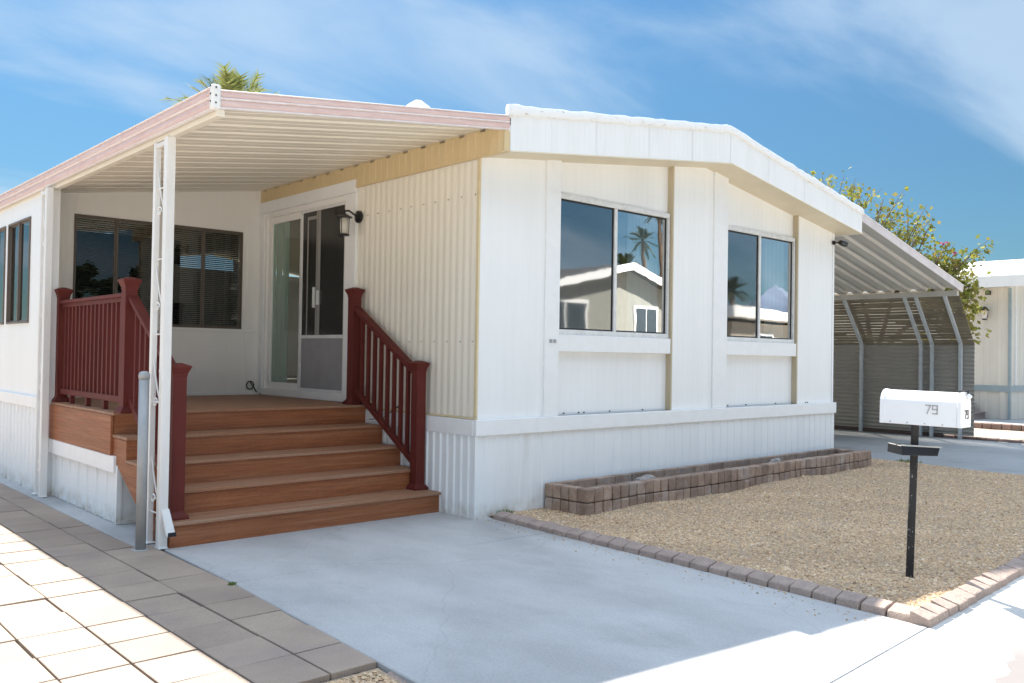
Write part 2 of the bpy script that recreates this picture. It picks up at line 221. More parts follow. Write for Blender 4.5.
# ------------------------------------------------------------ mesh helpers
class MB:
    def __init__(s): s.v = []; s.f = []
    def add(s, vs, fs):
        b = len(s.v); s.v += [tuple(p) for p in vs]; s.f += [tuple(b + i for i in f) for f in fs]; return s
    def box(s, x0, x1, y0, y1, z0, z1):
        if x0 > x1: x0, x1 = x1, x0
        if y0 > y1: y0, y1 = y1, y0
        if z0 > z1: z0, z1 = z1, z0
        return s.add([(x0, y0, z0), (x1, y0, z0), (x1, y1, z0), (x0, y1, z0), (x0, y0, z1), (x1, y0, z1), (x1, y1, z1), (x0, y1, z1)],
              [(0, 3, 2, 1), (4, 5, 6, 7), (0, 1, 5, 4), (1, 2, 6, 5), (2, 3, 7, 6), (3, 0, 4, 7)])
    def hexa(s, p):  # 8 points bottom ccw then top ccw
        return s.add(p, [(0, 3, 2, 1), (4, 5, 6, 7), (0, 1, 5, 4), (1, 2, 6, 5), (2, 3, 7, 6), (3, 0, 4, 7)])
    def prism(s, poly, axis, a, b):
        n = len(poly)
        def P(p, t): return {0: (t, p[0], p[1]), 1: (p[0], t, p[1]), 2: (p[0], p[1], t)}[axis]
        vs = [P(p, a) for p in poly] + [P(p, b) for p in poly]
        fs = [tuple(range(n))[::-1], tuple(range(n, 2 * n))] + [(i, (i + 1) % n, n + (i + 1) % n, n + i) for i in range(n)]
        return s.add(vs, fs)
    def tube(s, path, r, n=8, cap=True, radii=None):
        path = [Vector(p) for p in path]; rings = []
        for i, p in enumerate(path):
            d = (path[min(i + 1, len(path) - 1)] - path[max(i - 1, 0)]).normalized()
            u = d.orthogonal().normalized() if i == 0 else (pu - d * pu.dot(d)).normalized()
            pu = u; v = d.cross(u); rr = radii[i] if radii else r
            rings.append([p + (u * math.cos(2 * math.pi * k / n) + v * math.sin(2 * math.pi * k / n)) * rr for k in range(n)])
        vs = [q for rg in rings for q in rg]; fs = []
        for i in range(len(rings) - 1):
            for k in range(n): fs.append((i * n + k, i * n + (k + 1) % n, (i + 1) * n + (k + 1) % n, (i + 1) * n + k))
        if cap: fs += [tuple(range(n))[::-1], tuple(range((len(rings) - 1) * n, len(rings) * n))]
        return s.add(vs, fs)
    def bar(s, a, b, w, h, up=(0, 0, 1)):
        a = Vector(a); b = Vector(b); d = (b - a).normalized(); x = d.cross(Vector(up)).normalized(); y = x.cross(d).normalized()
        q = [(-w / 2, -h / 2), (w / 2, -h / 2), (w / 2, h / 2), (-w / 2, h / 2)]
        return s.add([a + x * i + y * j for i, j in q] + [b + x * i + y * j for i, j in q],
                     [(0, 1, 2, 3)[::-1], (4, 5, 6, 7), (0, 1, 5, 4), (1, 2, 6, 5), (2, 3, 7, 6), (3, 0, 4, 7)])
    def lathe(s, c, prof, n=16, square=False):
        vs = []; fs = []
        for r, z in prof:
            for k in range(n):
                a = 2 * math.pi * k / n + (math.pi / 4 if square else 0); rr = r * (math.sqrt(2) if square else 1)
                vs.append((c[0] + rr * math.cos(a), c[1] + rr * math.sin(a), c[2] + z))
        for i in range(len(prof) - 1):
            for k in range(n): fs.append((i * n + k, i * n + (k + 1) % n, (i + 1) * n + (k + 1) % n, (i + 1) * n + k))
        fs += [tuple(range(n))[::-1], tuple(range((len(prof) - 1) * n, len(prof) * n))]
        return s.add(vs, fs)
    def build(s, name, material, parent=None, smooth=False, bevel=0, seg=1, origin=None):
        me = bpy.data.meshes.new(name)
        o0 = Vector(origin) if origin is not None else (world_loc(parent) if parent else Vector((0, 0, 0)))
        me.from_pydata([tuple(Vector(p) - o0) for p in s.v], [], s.f); me.update()
        bm = bmesh.new(); bm.from_mesh(me)
        if bevel:
            bmesh.ops.recalc_face_normals(bm, faces=bm.faces)
            es = [e for e in bm.edges if len(e.link_faces) == 2 and e.calc_face_angle(0) > 0.5]
            bmesh.ops.bevel(bm, geom=es, offset=bevel, segments=seg, affect='EDGES', profile=0.6, clamp_overlap=True)
        else: bmesh.ops.recalc_face_normals(bm, faces=bm.faces)
        bm.to_mesh(me); bm.free()
        if smooth:
            for p in me.polygons: p.use_smooth = True
        me.materials.append(material)
        ob = bpy.data.objects.new(name, me); COL.objects.link(ob)
        if parent: ob.parent = parent
        else: ob.location = o0
        return ob
def world_loc(o):
    v = Vector((0, 0, 0))
    while o: v += o.location; o = o.parent
    return v
def thing(name, label, cat, loc=(0, 0, 0), group=None):
    o = bpy.data.objects.new(name, None); COL.objects.link(o); o.location = loc; o.empty_display_size = 0.2
    o['label'] = label; o['category'] = cat
    if group: o['group'] = group
    return o
def tag(o, label, cat, group=None):
    o['label'] = label; o['category'] = cat
    if group: o['group'] = group
    return o
def struct(o): o['kind'] = 'structure'; return o
def stuff(o, label=None):
    o['kind'] = 'stuff'
    if label: o['label'] = label
    return o
def fbox(mb, face, a0, a1, z0, z1, pl, d0, d1):
    """box on a wall plane: face 'f' = front wall (y=pl, outward -y), 's' = side wall (x=pl, outward -x)"""
    if face == 'f': return mb.box(a0, a1, pl - d1, pl - d0, z0, z1)
    return mb.box(pl - d1, pl - d0, a0, a1, z0, z1)
def ribbed(mb, face, a0, a1, z0, zt, pl, prof, pitch, phase=0.0, nz=1):
    """sheet with vertical ribs. prof: list of (frac, outward depth)"""
    zb = z0 if callable(z0) else (lambda a: z0); zf = zt if callable(zt) else (lambda a: zt)
    pts = []; k = math.floor((a0 - phase) / pitch)
    while phase + k * pitch < a1:
        for fr, d in prof: pts.append((phase + (k + fr) * pitch, d))
        k += 1
    pts = [p for p in pts if a0 < p[0] < a1]; pts = [(a0, pts[0][1] if pts else 0)] + pts + [(a1, pts[-1][1] if pts else 0)]
    vs = []
    for a, d in pts:
        for z in (zb(a), zf(a)):
            vs.append((a, pl - d, z) if face == 'f' else (pl - d, a, z))
    mb.add(vs, [(2 * i, 2 * i + 2, 2 * i + 3, 2 * i + 1) for i in range(len(pts) - 1)]); return mb
GROOVE = [(0, 0), (0.46, 0), (0.48, -0.0013), (0.52, -0.0013), (0.54, 0)]
WAVE = [(i / 10, 0.0026 * math.cos(2 * math.pi * i / 10)) for i in range(10)]
TRAP = [(0, 0), (0.30, 0), (0.38, 0.016), (0.62, 0.016), (0.70, 0)]
FINE = [(0, 0), (0.44, 0), (0.47, 0.0018), (0.53, 0.0018), (0.56, 0)]

# ================================================================ SETTING
ang = math.atan(0.052); U = Vector((math.cos(ang), math.sin(ang), 0)); V = Vector((-math.sin(ang), math.cos(ang), 0)); O = Vector((-0.08, -4.09, 0))
def S(a, b, z=0): p = O + U * a + V * b; return (p.x, p.y, z)   # street frame
g = MB(); g.add([(-4000, -4000, -.14), (4000, -4000, -.14), (4000, 4000, -.14), (-4000, 4000, -.14)], [(0, 1, 2, 3)])
struct(g.build('ground', M_dirt))
# street, rolling gutter: a shallow profile swept along the street
prof = [(0.009, -0.003), (-0.10, -0.016), (-0.45, -0.045), (-0.80, -0.06), (-1.3, -0.045), (-3.6, 0.0), (-6.5, -0.045), (-6.9, -0.045), (-7.0, 0.02), (-7.3, 0.02)]
g = MB(); xs = [-60 + 4 * i for i in range(31)]
vs = [S(x, b, z) for x in xs for b, z in prof]; n = len(prof)
g.add(vs, [(i * n + k, (i + 1) * n + k, (i + 1) * n + k + 1, i * n + k + 1) for i in range(len(xs) - 1) for k in range(n - 1)])
struct(g.build('street', M_street, smooth=True))
# darker damp channel of the gutter
g = MB(); vs = []; xs = [-1.2 + 0.1 * i for i in range(220)]
random.seed(3)
for x in xs:
    j = 0.03 * random.uniform(-1, 1) + 0.05 * math.sin(x * 3)
    vs += [S(x, -0.40 + j - .04, -.034), S(x, -0.62 + j * .7, -.046)]
g.add(vs, [(2 * i, 2 * i + 2, 2 * i + 3, 2 * i + 1) for i in range(len(xs) - 1)])
struct(g.build('gutter_stain', M_gutterstain))
# driveway apron slab in front of the steps (two pours with a joint)
def slab(name, pts, z, th, m_, bev=0.006):
    g = MB(); k = len(pts); g.add([(p[0], p[1], z - th) for p in pts] + [(p[0], p[1], z) for p in pts], [tuple(range(k))[::-1], tuple(range(k, 2 * k))] + [(i, (i + 1) % k, k + (i + 1) % k, k + i) for i in range(k)])
    return struct(g.build(name, m_, bevel=bev))
slab('driveway', [(-2.665, -.735), (0.12, -.848), (0.16, 0.02), (0.02, 0.6), (-2.64, 0.62)], 0, .13, M_conc)
slab('driveway_apron', [(-2.84, -4.22), (-0.07, -4.076), (0.117, -.860), (-2.668, -.743)], -0.001, .12, M_conc)
slab('gutter_apron', [(-9.0, -4.56), (-2.85, -4.23), (-2.80, -3.22), (-9, -3.22)], -0.001, .12, M_street)
# concrete footing strip along the side skirt
slab('footing_path', [(-2.78, 0.62), (-1.5, 0.62), (-1.5, 3.9), (-2.5, 3.9), (-2.5, 11), (-2.80, 11)], -0.004, .1, M_conc, 0.004)
# paver patio: sheet of individual slabs in one mesh over a sand bed
g = MB(); g.box(-9, -2.86, -3.22, 11, -.12, -.03); g.box(-2.9, -2.70, -2.6, 0.62, -.12, -.03); struct(g.build('paver_sand_bed', M_sand))
slab('side_bounce_slab', [(-22, -3.9), (-9.02, -3.3), (-9.02, 12), (-22, 12)], -.02, .11, M_street)  # unseen pale slab added to bounce sunlight up into the porch
g = MB(); random.seed(11)
for i in range(-1, 18):
    for j in range(-8, 30):
        x1 = -3.02 - .327 * i + .0; x0 = x1 - .327; y0 = -.03 + .3625 * j; y1 = y0 + .3625
        xr0 = xr1 = None
        if i == -1:
            x0 = -3.02; E_ = lambda y_: (-2.668 + min(0, y_ + .74) * .0495) if (y0 + y1) / 2 < .6 else -2.79
            xr0, xr1 = E_(y0), E_(y1); x1 = xr0
        if y0 < -2.65 and i < 1: continue
        if y0 < -3.0: continue
        gp = random.choice([.004, .005, .005, .006, .009]); gq = random.choice([.003, .004, .005, .008])
        if i in (0, 1, 2) and y0 < -1.5: gp = .007
        dz = random.uniform(-.003, .003); t1 = random.uniform(-.003, .003)
        xa = x1 - gp; xb = (xr1 if xr1 is not None else x1) - gp
        g.hexa([(x0 + gp, y0 + gq, -.05), (xa, y0 + gq, -.05), (xb, y1 - gq, -.05), (x0 + gp, y1 - gq, -.05),
                (x0 + gp, y0 + gq, dz), (xa, y0 + gq, dz + t1), (xb, y1 - gq, dz + t1), (x0 + gp, y1 - gq, dz)])
struct(g.build('paver_patio', M_paver, bevel=0.003))
# gravel bed
poly = [(0.09, -.84), (0.115, 0.02), (7.36, 0.02), (7.36, -3.68), (-0.10, -4.06)]
def in_gravel(x, y):
    if y > 0.02 or x > 7.36: return False
    if x < 0.185 + 0.05 * y: return False
    return y > -3.97 + 0.052 * (x + .1)
def gz(x, y): return 0.012 + 0.055 * min(1, max(0, x / 6)) * min(1, max(0, (y + 4.0) / 2)) + 0.017 * math.sin(x * 2.3 + 1) * math.sin(y * 2.9) + 0.006 * math.sin(x * 6.1 + y * 4)
g = MB(); nx, ny = 75, 42
vs = [(-0.13 + 7.49 * i / nx, 0, 0) for i in range(1)]
vs = []
for i in range(nx + 1):
    for j in range(ny + 1):
        y0 = -4.02 + 0.052 * (i / nx * 7.4); y = y0 + (0.03 - y0) * j / ny; xl = 0.165 + 0.05 * y; x = xl + (7.36 - xl) * i / nx
        vs.append((x, y, gz(x, y)))
g.add(vs, [(i * (ny + 1) + j, (i + 1) * (ny + 1) + j, (i + 1) * (ny + 1) + j + 1, i * (ny + 1) + j + 1) for i in range(nx) for j in range(ny)])
struct(g.build('gravel_bed', M_gravel, smooth=True))
def pebbles(name, n, sampler, zf, smin, smax, label, m_=M_stone):
    vs = []; fs = []
    for _ in range(n):
        x, y = sampler(); s = smin + (smax - smin) * random.random() ** 2.2; a = random.uniform(0, 6.28); ca, sa = math.cos(a), math.sin(a); b = len(vs)
        z = zf(x, y) + s * .12; fx = random.uniform(.7, 1.3); hz = random.uniform(.4, .75)
        for px, py, pz in ((1, 0, 0), (.1, .8, .15), (-1, .1, -.1), (0, -.85, .1), (.1, .1, 1), (0, 0, -1)):
            px *= s * fx * random.uniform(.8, 1.2); py *= s * random.uniform(.8, 1.2); pz *= s * hz
            vs.append((x + px * ca - py * sa, y + px * sa + py * ca, z + pz))
        for f in ((0, 1, 4), (1, 2, 4), (2, 3, 4), (3, 0, 4), (1, 0, 5), (2, 1, 5), (3, 2, 5), (0, 3, 5)): fs.append(tuple(b + q for q in f))
    me = bpy.data.meshes.new(name); me.from_pydata(vs, [], fs); me.update(); me.materials.append(m_)
    o = bpy.data.objects.new(name, me); COL.objects.link(o); stuff(o, label); o['category'] = 'gravel'; return o
random.seed(21)
def smp():
    while True:
        x = random.uniform(0, 7.36); y = random.uniform(-4, 0.0)
        if random.random() > 0.35 + 0.65 * max(0, 1 - (x + (y + 4)) / 9): continue
        if in_gravel(x, y) and not (0.86 < x < 6.75 and y > -.6): return x, y
pebbles('gravel_stones', 66000, smp, gz, .006, .0155, 'loose tan gravel stones covering the front yard bed')
def spill():
    d = random.uniform(.2, 3.95); u = abs(random.gauss(0, .13)); return (-.075 + .047 * d - u - .02, -4.085 + d)
pebbles('spilled_stones', 170, spill, lambda x, y: .002, .005, .011, 'loose stones spilled from the gravel onto the driveway edge')
def smp_big():
    x, y = smp(); return x, y
pebbles('large_gravel_stones', 700, smp_big, gz, .014, .028, 'scattered larger stones among the front yard gravel')
# gravel pocket beyond the pavers, bottom left
slab('gravel_pocket', [(-3.36, -3.2), (-2.83, -3.2), (-2.77, -2.58), (-3.36, -2.58)], -.022, .06, M_gravel)
pebbles('pocket_gravel', 2600, lambda: (random.uniform(-3.34, -2.82), random.uniform(-3.2, -2.62)), lambda x, y: -.018, .006, .014, 'grey pebbles in the gap at the corner of the pavers')
# carport drive, side strip, neighbour lot
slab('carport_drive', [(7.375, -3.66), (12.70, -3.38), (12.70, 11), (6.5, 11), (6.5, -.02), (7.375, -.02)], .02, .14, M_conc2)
slab('side_strip_gravel', [(12.98, -3.36), (15.9, -3.2), (15.9, 12), (12.98, 12)], .02, .14, mat('pale_strip_gravel', (0.52, 0.46, 0.37), 0.95, (0.36, 0.30, 0.23), 40, bump=.8, bscale=50, col3=(0.28, 0.2, 0.15), scale3=1.5, lo3=.5, hi3=.65))
slab('neighbour_patio', [(16.1, -3.2), (26, -2.7), (26, 12), (16.1, 12)], .13, .25, M_conc2)
random.seed(5)

# ================================================================ MOBILE HOME
H = thing('mobile_home', 'white and cream single-storey mobile home with sliding windows and low gable roof', 'mobile home', (0, 0, 0))
def wtop(x): # soffit height along the front wall
    return 3.325 + (3.765 - 3.325) * (x / 3.5) if x <= 3.5 else 3.765 - (3.765 - 3.285) * (x - 3.5) / 3.23
def rtop(x): return 3.73 + (4.20 - 3.73) * (x / 3.46) if x <= 3.46 else 4.20 - (4.20 - 3.64) * (x - 3.46) / 3.27
wt = lambda x: wtop(x) + .01
b = MB()
ribbed(b, 'f', 0.0, 0.84, .9, wt, 0, GROOVE, .098)
ribbed(b, 'f', 2.889, 3.66, .9, wt, 0, GROOVE, .098)
ribbed(b, 'f', 5.633, 6.575, .9, wt, 0, GROOVE, .098)
for a0, a1 in ((1.03, 2.87), (3.935, 5.61)):
    ribbed(b, 'f', a0, a1, 3.13, wt, .07, GROOVE, .098)
    ribbed(b, 'f', a0, a1, .9, 1.56, .07, GROOVE, .098)
b.build('front_wall', M_white, H)
b = MB()
for a0, a1 in ((.84, 1.04), (3.66, 3.945)):
    b.prism([(a0, .905), (a1, .905), (a1, wtop(a1) + .008), (a0, wtop(a0) + .008)], 1, -.022, .09)
b.build('wall_batten', M_trim, H, bevel=.004)
b = MB()
for a in (2.868, 5.612): b.prism([(a, .905), (a + .022, .905), (a + .022, wtop(a + .022) + .006), (a, wtop(a) + .006)], 1, -.004, .085)
for zb in (1.535,):
    pass
b.build('bay_edge_trim', M_btrim, H)
b = MB()
b.box(.002, .028, -.007, .03, .905, wtop(0) - .0)
b.build('corner_edge', M_trim, H)
b = MB(); b.box(6.56, 6.605, -.012, .05, .905, wtop(6.58) + .005); b.build('corner_post', M_trim, H, bevel=.004)
# vinyl seams & screws on bay
# band & skirt
b = MB()
b.box(-.045, 6.63, -.05, -.002, .755, .905); b.box(-.045, .0, -.002, 4.3, .753, .903); b.build('skirt_band', M_trim, H, bevel=.005)
b = MB(); ribbed(b, 'f', -.025, 6.60, -.02, .76, -.02, [(0, 0), (0.34, 0), (0.40, 0.007), (0.60, 0.007), (0.66, 0)], .15, .02); b.build('front_skirt', M_skirt, H)
b = MB(); b.box(-.046, -.02, -.041, -.005, -.02, .755); b.build('skirt_corner', M_skirt, H)
b = MB(); ribbed(b, 's', -.02, 4.4, -.02, .76, -.025, TRAP, .105, .03); b.build('side_skirt', M_skirt, H)
b = MB(); b.box(6.60, 6.62, -.02, 14, -.02, .9); b.box(6.575, 6.60, -.0, 14, .9, 3.33); b.box(-2.6, 6.6, 13.98, 14, -.02, 3.4); b.build('far_side_wall', M_white, H)
# side wall (cream, corrugated)
b = MB(); ribbed(b, 's', .028, 2.07, .90, 3.34, .0, WAVE, .1); ribbed(b, 's', 2.07, 4.4, 3.36, 3.5, .0, WAVE, .112); b.build('side_wall', M_cream, H)
b = MB(); b.box(-.018, .004, -.008, .026, .93, 3.325); b.box(-.026, .005, -.012, 2.07, .906, .922); b.build('wall_edge_trim', M_tan2, H, bevel=.002)
b = MB(); ribbed(b, 's', -.345, 4.42, lambda a: 3.318, 3.536, -.028, [(0, 0), (0.40, 0), (0.45, 0.004), (0.55, 0.004), (0.60, 0)], .11)
b.box(-.022, .06, -.345, 4.42, 3.322, 3.534)
y = -.30
while y < 4.4: b.box(-.026, .02, max(-.3, y - .02), y + .66 * .305, 3.5345, 3.572); y += .305
b.box(-.034, -.01, -.345, 4.42, 3.306, 3.320); b.build('frieze_board', M_tan, H)
# screws along the cream wall
b = MB()
for z in (2.98, 1.62):
    for k in range(10):
        y = .2 * k + .05 + random.uniform(-.012, .012)
        if y < 2.0: b.lathe((0, 0, 0), [(0, 0)], 3) if False else b.box(-.019, -.010, y - .005, y + .005, z - .005, z + .005)
b.build('wall_screw', M_galv, H)
# roof: solid gable slab
b = MB()
xs = [0.03 + (6.73 - .03) * i / 24 for i in range(25)]
yy = [-.33] + [0.25 + .6 * i for i in range(24)]
random.seed(9); vs = []
for y in yy:
    for x in xs: vs.append((x, y, rtop(x) - .10 + (random.uniform(-.006, .006))))
nX = len(xs)
b.add(vs, [(j * nX + i, j * nX + i + 1, (j + 1) * nX + i + 1, (j + 1) * nX + i) for j in range(len(yy) - 1) for i in range(nX - 1)])
rf = b.build('roof', M_roofc, H, smooth=True)
# soffit
b = MB(); b.prism([(0.045, wtop(0)), (3.5, wtop(3.5)), (6.72, wtop(6.72)), (6.72, wtop(6.72) + .03), (3.5, wtop(3.5) + .03), (0.045, wtop(0) + .03)], 1, -.335, 14); b.build('soffit', M_soffit, H)
# fascia: ribbed boards in separate lengths with seams
b = MB()
joints = [0.045, 1.18, 2.0, 2.75, 3.48, 4.3, 5.15, 5.95, 6.73]
for a0, a1 in zip(joints[:-1], joints[1:]):
    ribbed(b, 'f', a0 + .002, a1 - .002, lambda x: wtop(x) - .004, lambda x: rtop(x) - .075, -.352, FINE, .075)
b.prism([(0.045, wtop(0)), (3.5, wtop(3.5)), (6.73, wtop(6.73)), (6.73, rtop(6.73) - .02), (3.47, rtop(3.47) - .02), (0.045, rtop(0) - .02)], 1, -.348, -.325)
b.box(6.71, 6.73, -.33, 14, wtop(6.73), rtop(6.73) - .03)
b.box(0.03, 0.05, -.35, 14, 3.56, rtop(0) - .11); b.box(0.03, .05, -.35, -.30, 3.5, rtop(0) - .02)
b.build('fascia', M_fascia, H)
b = MB(); b.prism([(0.045, wtop(0) - .006), (3.5, wtop(3.5) - .006), (6.73, wtop(6.73) - .006), (6.73, wtop(6.73) + .004), (3.5, wtop(3.5) + .004), (0.045, wtop(0) + .004)], 1, -.362, -.33); b.build('fascia_drip_edge', M_soffit, H)
# rolled, lumpy coated cap along the top edge
b = MB(); random.seed(14); nn = 68; prof8 = 8; vs = []
for i in range(nn + 1):
    x = .01 + 6.74 * i / nn; zc = rtop(x) - .045 + random.uniform(-.006, .006); ww = .022 + random.uniform(-.002, .003); hh = .046 + random.uniform(-.003, .004)
    if i < 2: hh += .012; ww += .006
    for k in range(prof8):
        a = 2 * math.pi * (k + .5) / prof8
        vs.append((x, -.352 + ww * math.copysign(abs(math.cos(a)) ** .6, math.cos(a)), zc + hh * math.copysign(abs(math.sin(a)) ** .6, math.sin(a))))
b.add(vs, [(i * prof8 + k, i * prof8 + (k + 1) % prof8, (i + 1) * prof8 + (k + 1) % prof8, (i + 1) * prof8 + k) for i in range(nn) for k in range(prof8)] + [tuple(range(prof8))[::-1], tuple(range(nn * prof8, (nn + 1) * prof8))])
b.build('fascia_cap', M_roofc, H, smooth=True)
b = MB(); b.box(6.70, 6.765, -.35, 14, rtop(6.73) - .10, rtop(6.73) - .01); b.build('eave_cap', M_roofc, H, bevel=.01)
# roof vent
b = MB(); b.lathe((.55, 1.75, 3.75), [(.07, 0), (.07, .44), (.15, .45), (.13, .50), (.04, .56)], 14); b.build('roof_vent', M_roofc, H, smooth=True)
# floor / inner rooms
b = MB(); b.box(.03, 6.55, .1, 13.9, .84, .90); b.box(-2.58, .0, 4.5, 13.9, .84, .90); b.build('floor', M_room, H)
b = MB(); b.box(.05, 6.55, 2.6, 2.65, .9, 3.28); b.box(2.95, 3.0, .1, 2.6, .9, 3.3); b.box(1.9, 1.95, 2.65, 6, .9, 3.28); b.box(-2.6, 0, 7.0, 7.05, .9, 3.15); b.build('inner_wall', M_room, H)
# front windows
def slider(parent, face, a0, a1, z0, z1, pl, frame, fm, glassL, glassR, fw=.035, mid=None, md=.045, name='window'):
    """sliding window: frame with mullion; each pane its own mesh"""
    mb = MB(); am = mid if mid is not None else (a0 + a1) / 2
    fbox(mb, face, a0, a1, z1 - fw, z1, pl, -.04, .018); fbox(mb, face, a0, a1, z0, z0 + fw, pl, -.04, .018)
    fbox(mb, face, a0, a0 + fw * .7, z0 + fw, z1 - fw, pl, -.04, .017); fbox(mb, face, a1 - fw * .7, a1, z0 + fw, z1 - fw, pl, -.04, .017)
    fbox(mb, face, am - md / 2, am + md / 2, z0 + fw, z1 - fw, pl, -.038, .012)
    f = mb.build(name, fm, parent, bevel=.003)
    for k, (p0, p1, gm) in enumerate(((a0 + fw * .7, am - md / 2, glassL), (am + md / 2, a1 - fw * .7, glassR))):
        q = MB(); dd = -.012 if k == 0 else -.022
        fbox(q, face, p0, p1, z0 + fw, z1 - fw, pl, dd - .003, dd); q.build('pane', gm, f)
        q = MB(); s_ = .016
        for u0, u1, v0, v1 in ((p0, p0 + s_, z0 + fw, z1 - fw), (p1 - s_, p1, z0 + fw, z1 - fw), (p0 + s_, p1 - s_, z0 + fw, z0 + fw + s_), (p0 + s_, p1 - s_, z1 - fw - s_, z1 - fw)):
            fbox(q, face, u0, u1, v0, v1, pl, dd, dd + .007)
        q.build('sash_seal', M_dark if fm is M_alu else fm, f)
    return f
for i, (a0, a1, mid) in enumerate(((1.055, 2.86, 1.94), (3.955, 5.60, 4.75))):
    f = slider(H, 'f', a0, a1, 1.735, 3.125, .045, .03, M_alu, M_screen, M_glass, mid=mid)
    b = MB(); k = 0
    x = a0 + .02
    while x < a1 - .02:
        b.box(x, x + .02, .0215, .0265, 1.722, 1.733); 
        if k % 2 == 0: b.box(x, x + .012, .0215, .0265, 3.128, 3.136)
        x += .065; k += 1
    b.box(a0, a1, .0275, .08, 1.715, 1.736); b.box(a0, a1, .0275, .08, 3.124, 3.145)
    b.build('mounting_flange', M_alu, f)
    b = MB(); b.box(a0 - .01, a1 + .0, -.004, .09, 1.545, 1.716); b.build('window_apron', M_trim, H, bevel=.004)
    # curtain drawn to the right of the clear half
    b = MB(); n = 40; vs = []
    c0, c1 = mid + (a1 - mid) * .38, a1 - .04
    for q in range(n + 1):
        xx = c0 + (c1 - c0) * q / n; yv = .17 + .018 * math.sin(q * 1.5) + .006 * math.sin(q * .7)
        vs += [(xx, yv, 1.6), (xx, yv, 3.14)]
    b.add(vs, [(2 * q, 2 * q + 2, 2 * q + 3, 2 * q + 1) for q in range(n)]); b.build('curtain', M_curt, H, smooth=True)
# small twin outlet plates below window, bits of hardware
b = MB(); b.box(.90, .935, -.034, -.02, 1.63, 1.665); b.box(.955, .99, -.034, -.02, 1.63, 1.665); b.build('outlet_plate', M_galv, H, bevel=.003)
b = MB(); random.seed(2)
for x in (1.2, 1.42, 1.5, 1.9, 2.45, 4.1, 4.5, 5.2, 5.85, 5.9): b.box(x, x + .012, -.012 if not(1.03<x<2.87 or 3.93<x<5.6) else .058, .08, .915, .927)
b.build('wall_screw', M_dark, H)

# ---- rear room (set-back extension) : wall with two bronze windows
YB = 4.33
b = MB()
def axz(x): return 3.16 + (3.55 - 3.16) * (x + 2.68) / 2.68   # awning underside
for a0, a1, z0, z1 in ((-2.62, -2.245, .95, None), (-1.335, -1.265, 1.775, 3.0), (-.265, 0.0, .95, None)):
    ribbed(b, 'f', a0, a1, z0, (lambda x: axz(x) + .03) if z1 is None else z1, YB, GROOVE, .2)
ribbed(b, 'f', -2.245, -.265, .95, 1.775, YB, GROOVE, .2, .07); ribbed(b, 'f', -2.245, -.265, 3.0, lambda x: axz(x) + .03, YB, GROOVE, .2, .07)
b.build('porch_wall', M_ywhite, H)
b = MB(); b.box(-2.62, 0, YB - .02, YB, .95, .99); b.box(-2.62, -.03, YB - .018, YB, 1.735, 1.775)
for x in (-2.43, -.20): b.box(x, x + .035, YB - .012, YB, .99, 3.18)
b.build('porch_wall_trim', M_ywhite, H, bevel=.003)
for a0, a1 in ((-2.245, -1.335), (-1.265, -.265)):
    f = slider(H, 'f', a0, a1, 1.775, 3.0, YB, .02, M_bronze, M_bglass, M_bglass, fw=.016, md=.02)
    b = MB(); z = 1.8
    while z < 2.98:
        b.add([(a0 + .02, YB + .07, z), (a1 - .02, YB + .07, z), (a1 - .02, YB + .088, z + .014), (a0 + .02, YB + .088, z + .014)], [(0, 1, 2, 3)]); z += .024
    b.build('blind', M_blind, f)
# left flank wall of the extension
b = MB(); XL = -2.655
ribbed(b, 's', 3.66, 4.42, .9, 3.19, XL, GROOVE, .3); ribbed(b, 's', 5.36, 5.52, .9, 3.19, XL, GROOVE, .3); ribbed(b, 's', 6.45, 13.9, .9, 3.19, XL, GROOVE, .3)
for a0, a1 in ((4.42, 5.36), (5.52, 6.45)): ribbed(b, 's', a0, a1, .9, 1.77, XL, GROOVE, .3); ribbed(b, 's', a0, a1, 2.93, 3.19, XL, GROOVE, .3)
b.box(XL + .02, -2.57, 3.66, YB, .95, 3.17)
b.build('flank_wall', M_white, H)
for a0, a1 in ((4.42, 5.36), (5.52, 6.45)): slider(H, 's', a0, a1, 1.77, 2.93, XL, .02, M_bronze, M_bglass, M_bglass, fw=.022, md=.03)
b = MB(); b.box(XL - .035, XL + .01, 3.66, 13.9, .87, .99); b.build('flank_band', M_trim, H, bevel=.004)
b = MB(); ribbed(b, 's', 3.66, 13.9, -.02, .88, XL - .012, TRAP, .16); b.build('flank_skirt', M_skirt, H)
b = MB(); b.box(XL - .026, -2.50, 3.648, 3.66, -.01, .95); b.build('flank_return', M_skirt, H)
b = MB(); b.box(XL - .045, XL - .013, 3.64, 4.3, .70, .95); b.build('flank_patch', M_skirt, H)
for o in (bpy.data.objects['flank_patch'],): bpy.data.objects.remove(o)

# ---- sliding glass door
D = MB()
# casing (parts of the house)
fbox(D, 's', 2.07, 2.27, .97, 3.255, 0, -.02, .03); fbox(D, 's', 2.07, 4.325, 3.255, 3.395, 0, -.02, .047); fbox(D, 's', 4.22, 4.325, .97, 3.255, 0, -.02, .028)
door = D.build('sliding_door', M_trim, H, bevel=.004)
b = MB(); fbox(b, 's', 2.27, 2.31, .97, 3.255, 0, -.05, .012); fbox(b, 's', 4.18, 4.22, .97, 3.255, 0, -.05, .012); fbox(b, 's', 2.31, 4.18, 3.19, 3.255, 0, -.05, .012); fbox(b, 's', 2.27, 4.22, .955, 1.04, 0, -.05, .035)
b.build('door_frame', M_ywhite, door, bevel=.003)
b = MB()  # fixed leaf
for q in ((4.10, 4.18, 1.04, 3.19), (3.30, 3.345, 1.04, 3.19), (3.345, 4.10, 1.04, 1.12), (3.345, 4.10, 3.11, 3.19)): fbox(b, 's', *q, 0, -.05, -.02)
b.build('fixed_leaf', M_ywhite, door, bevel=.003)
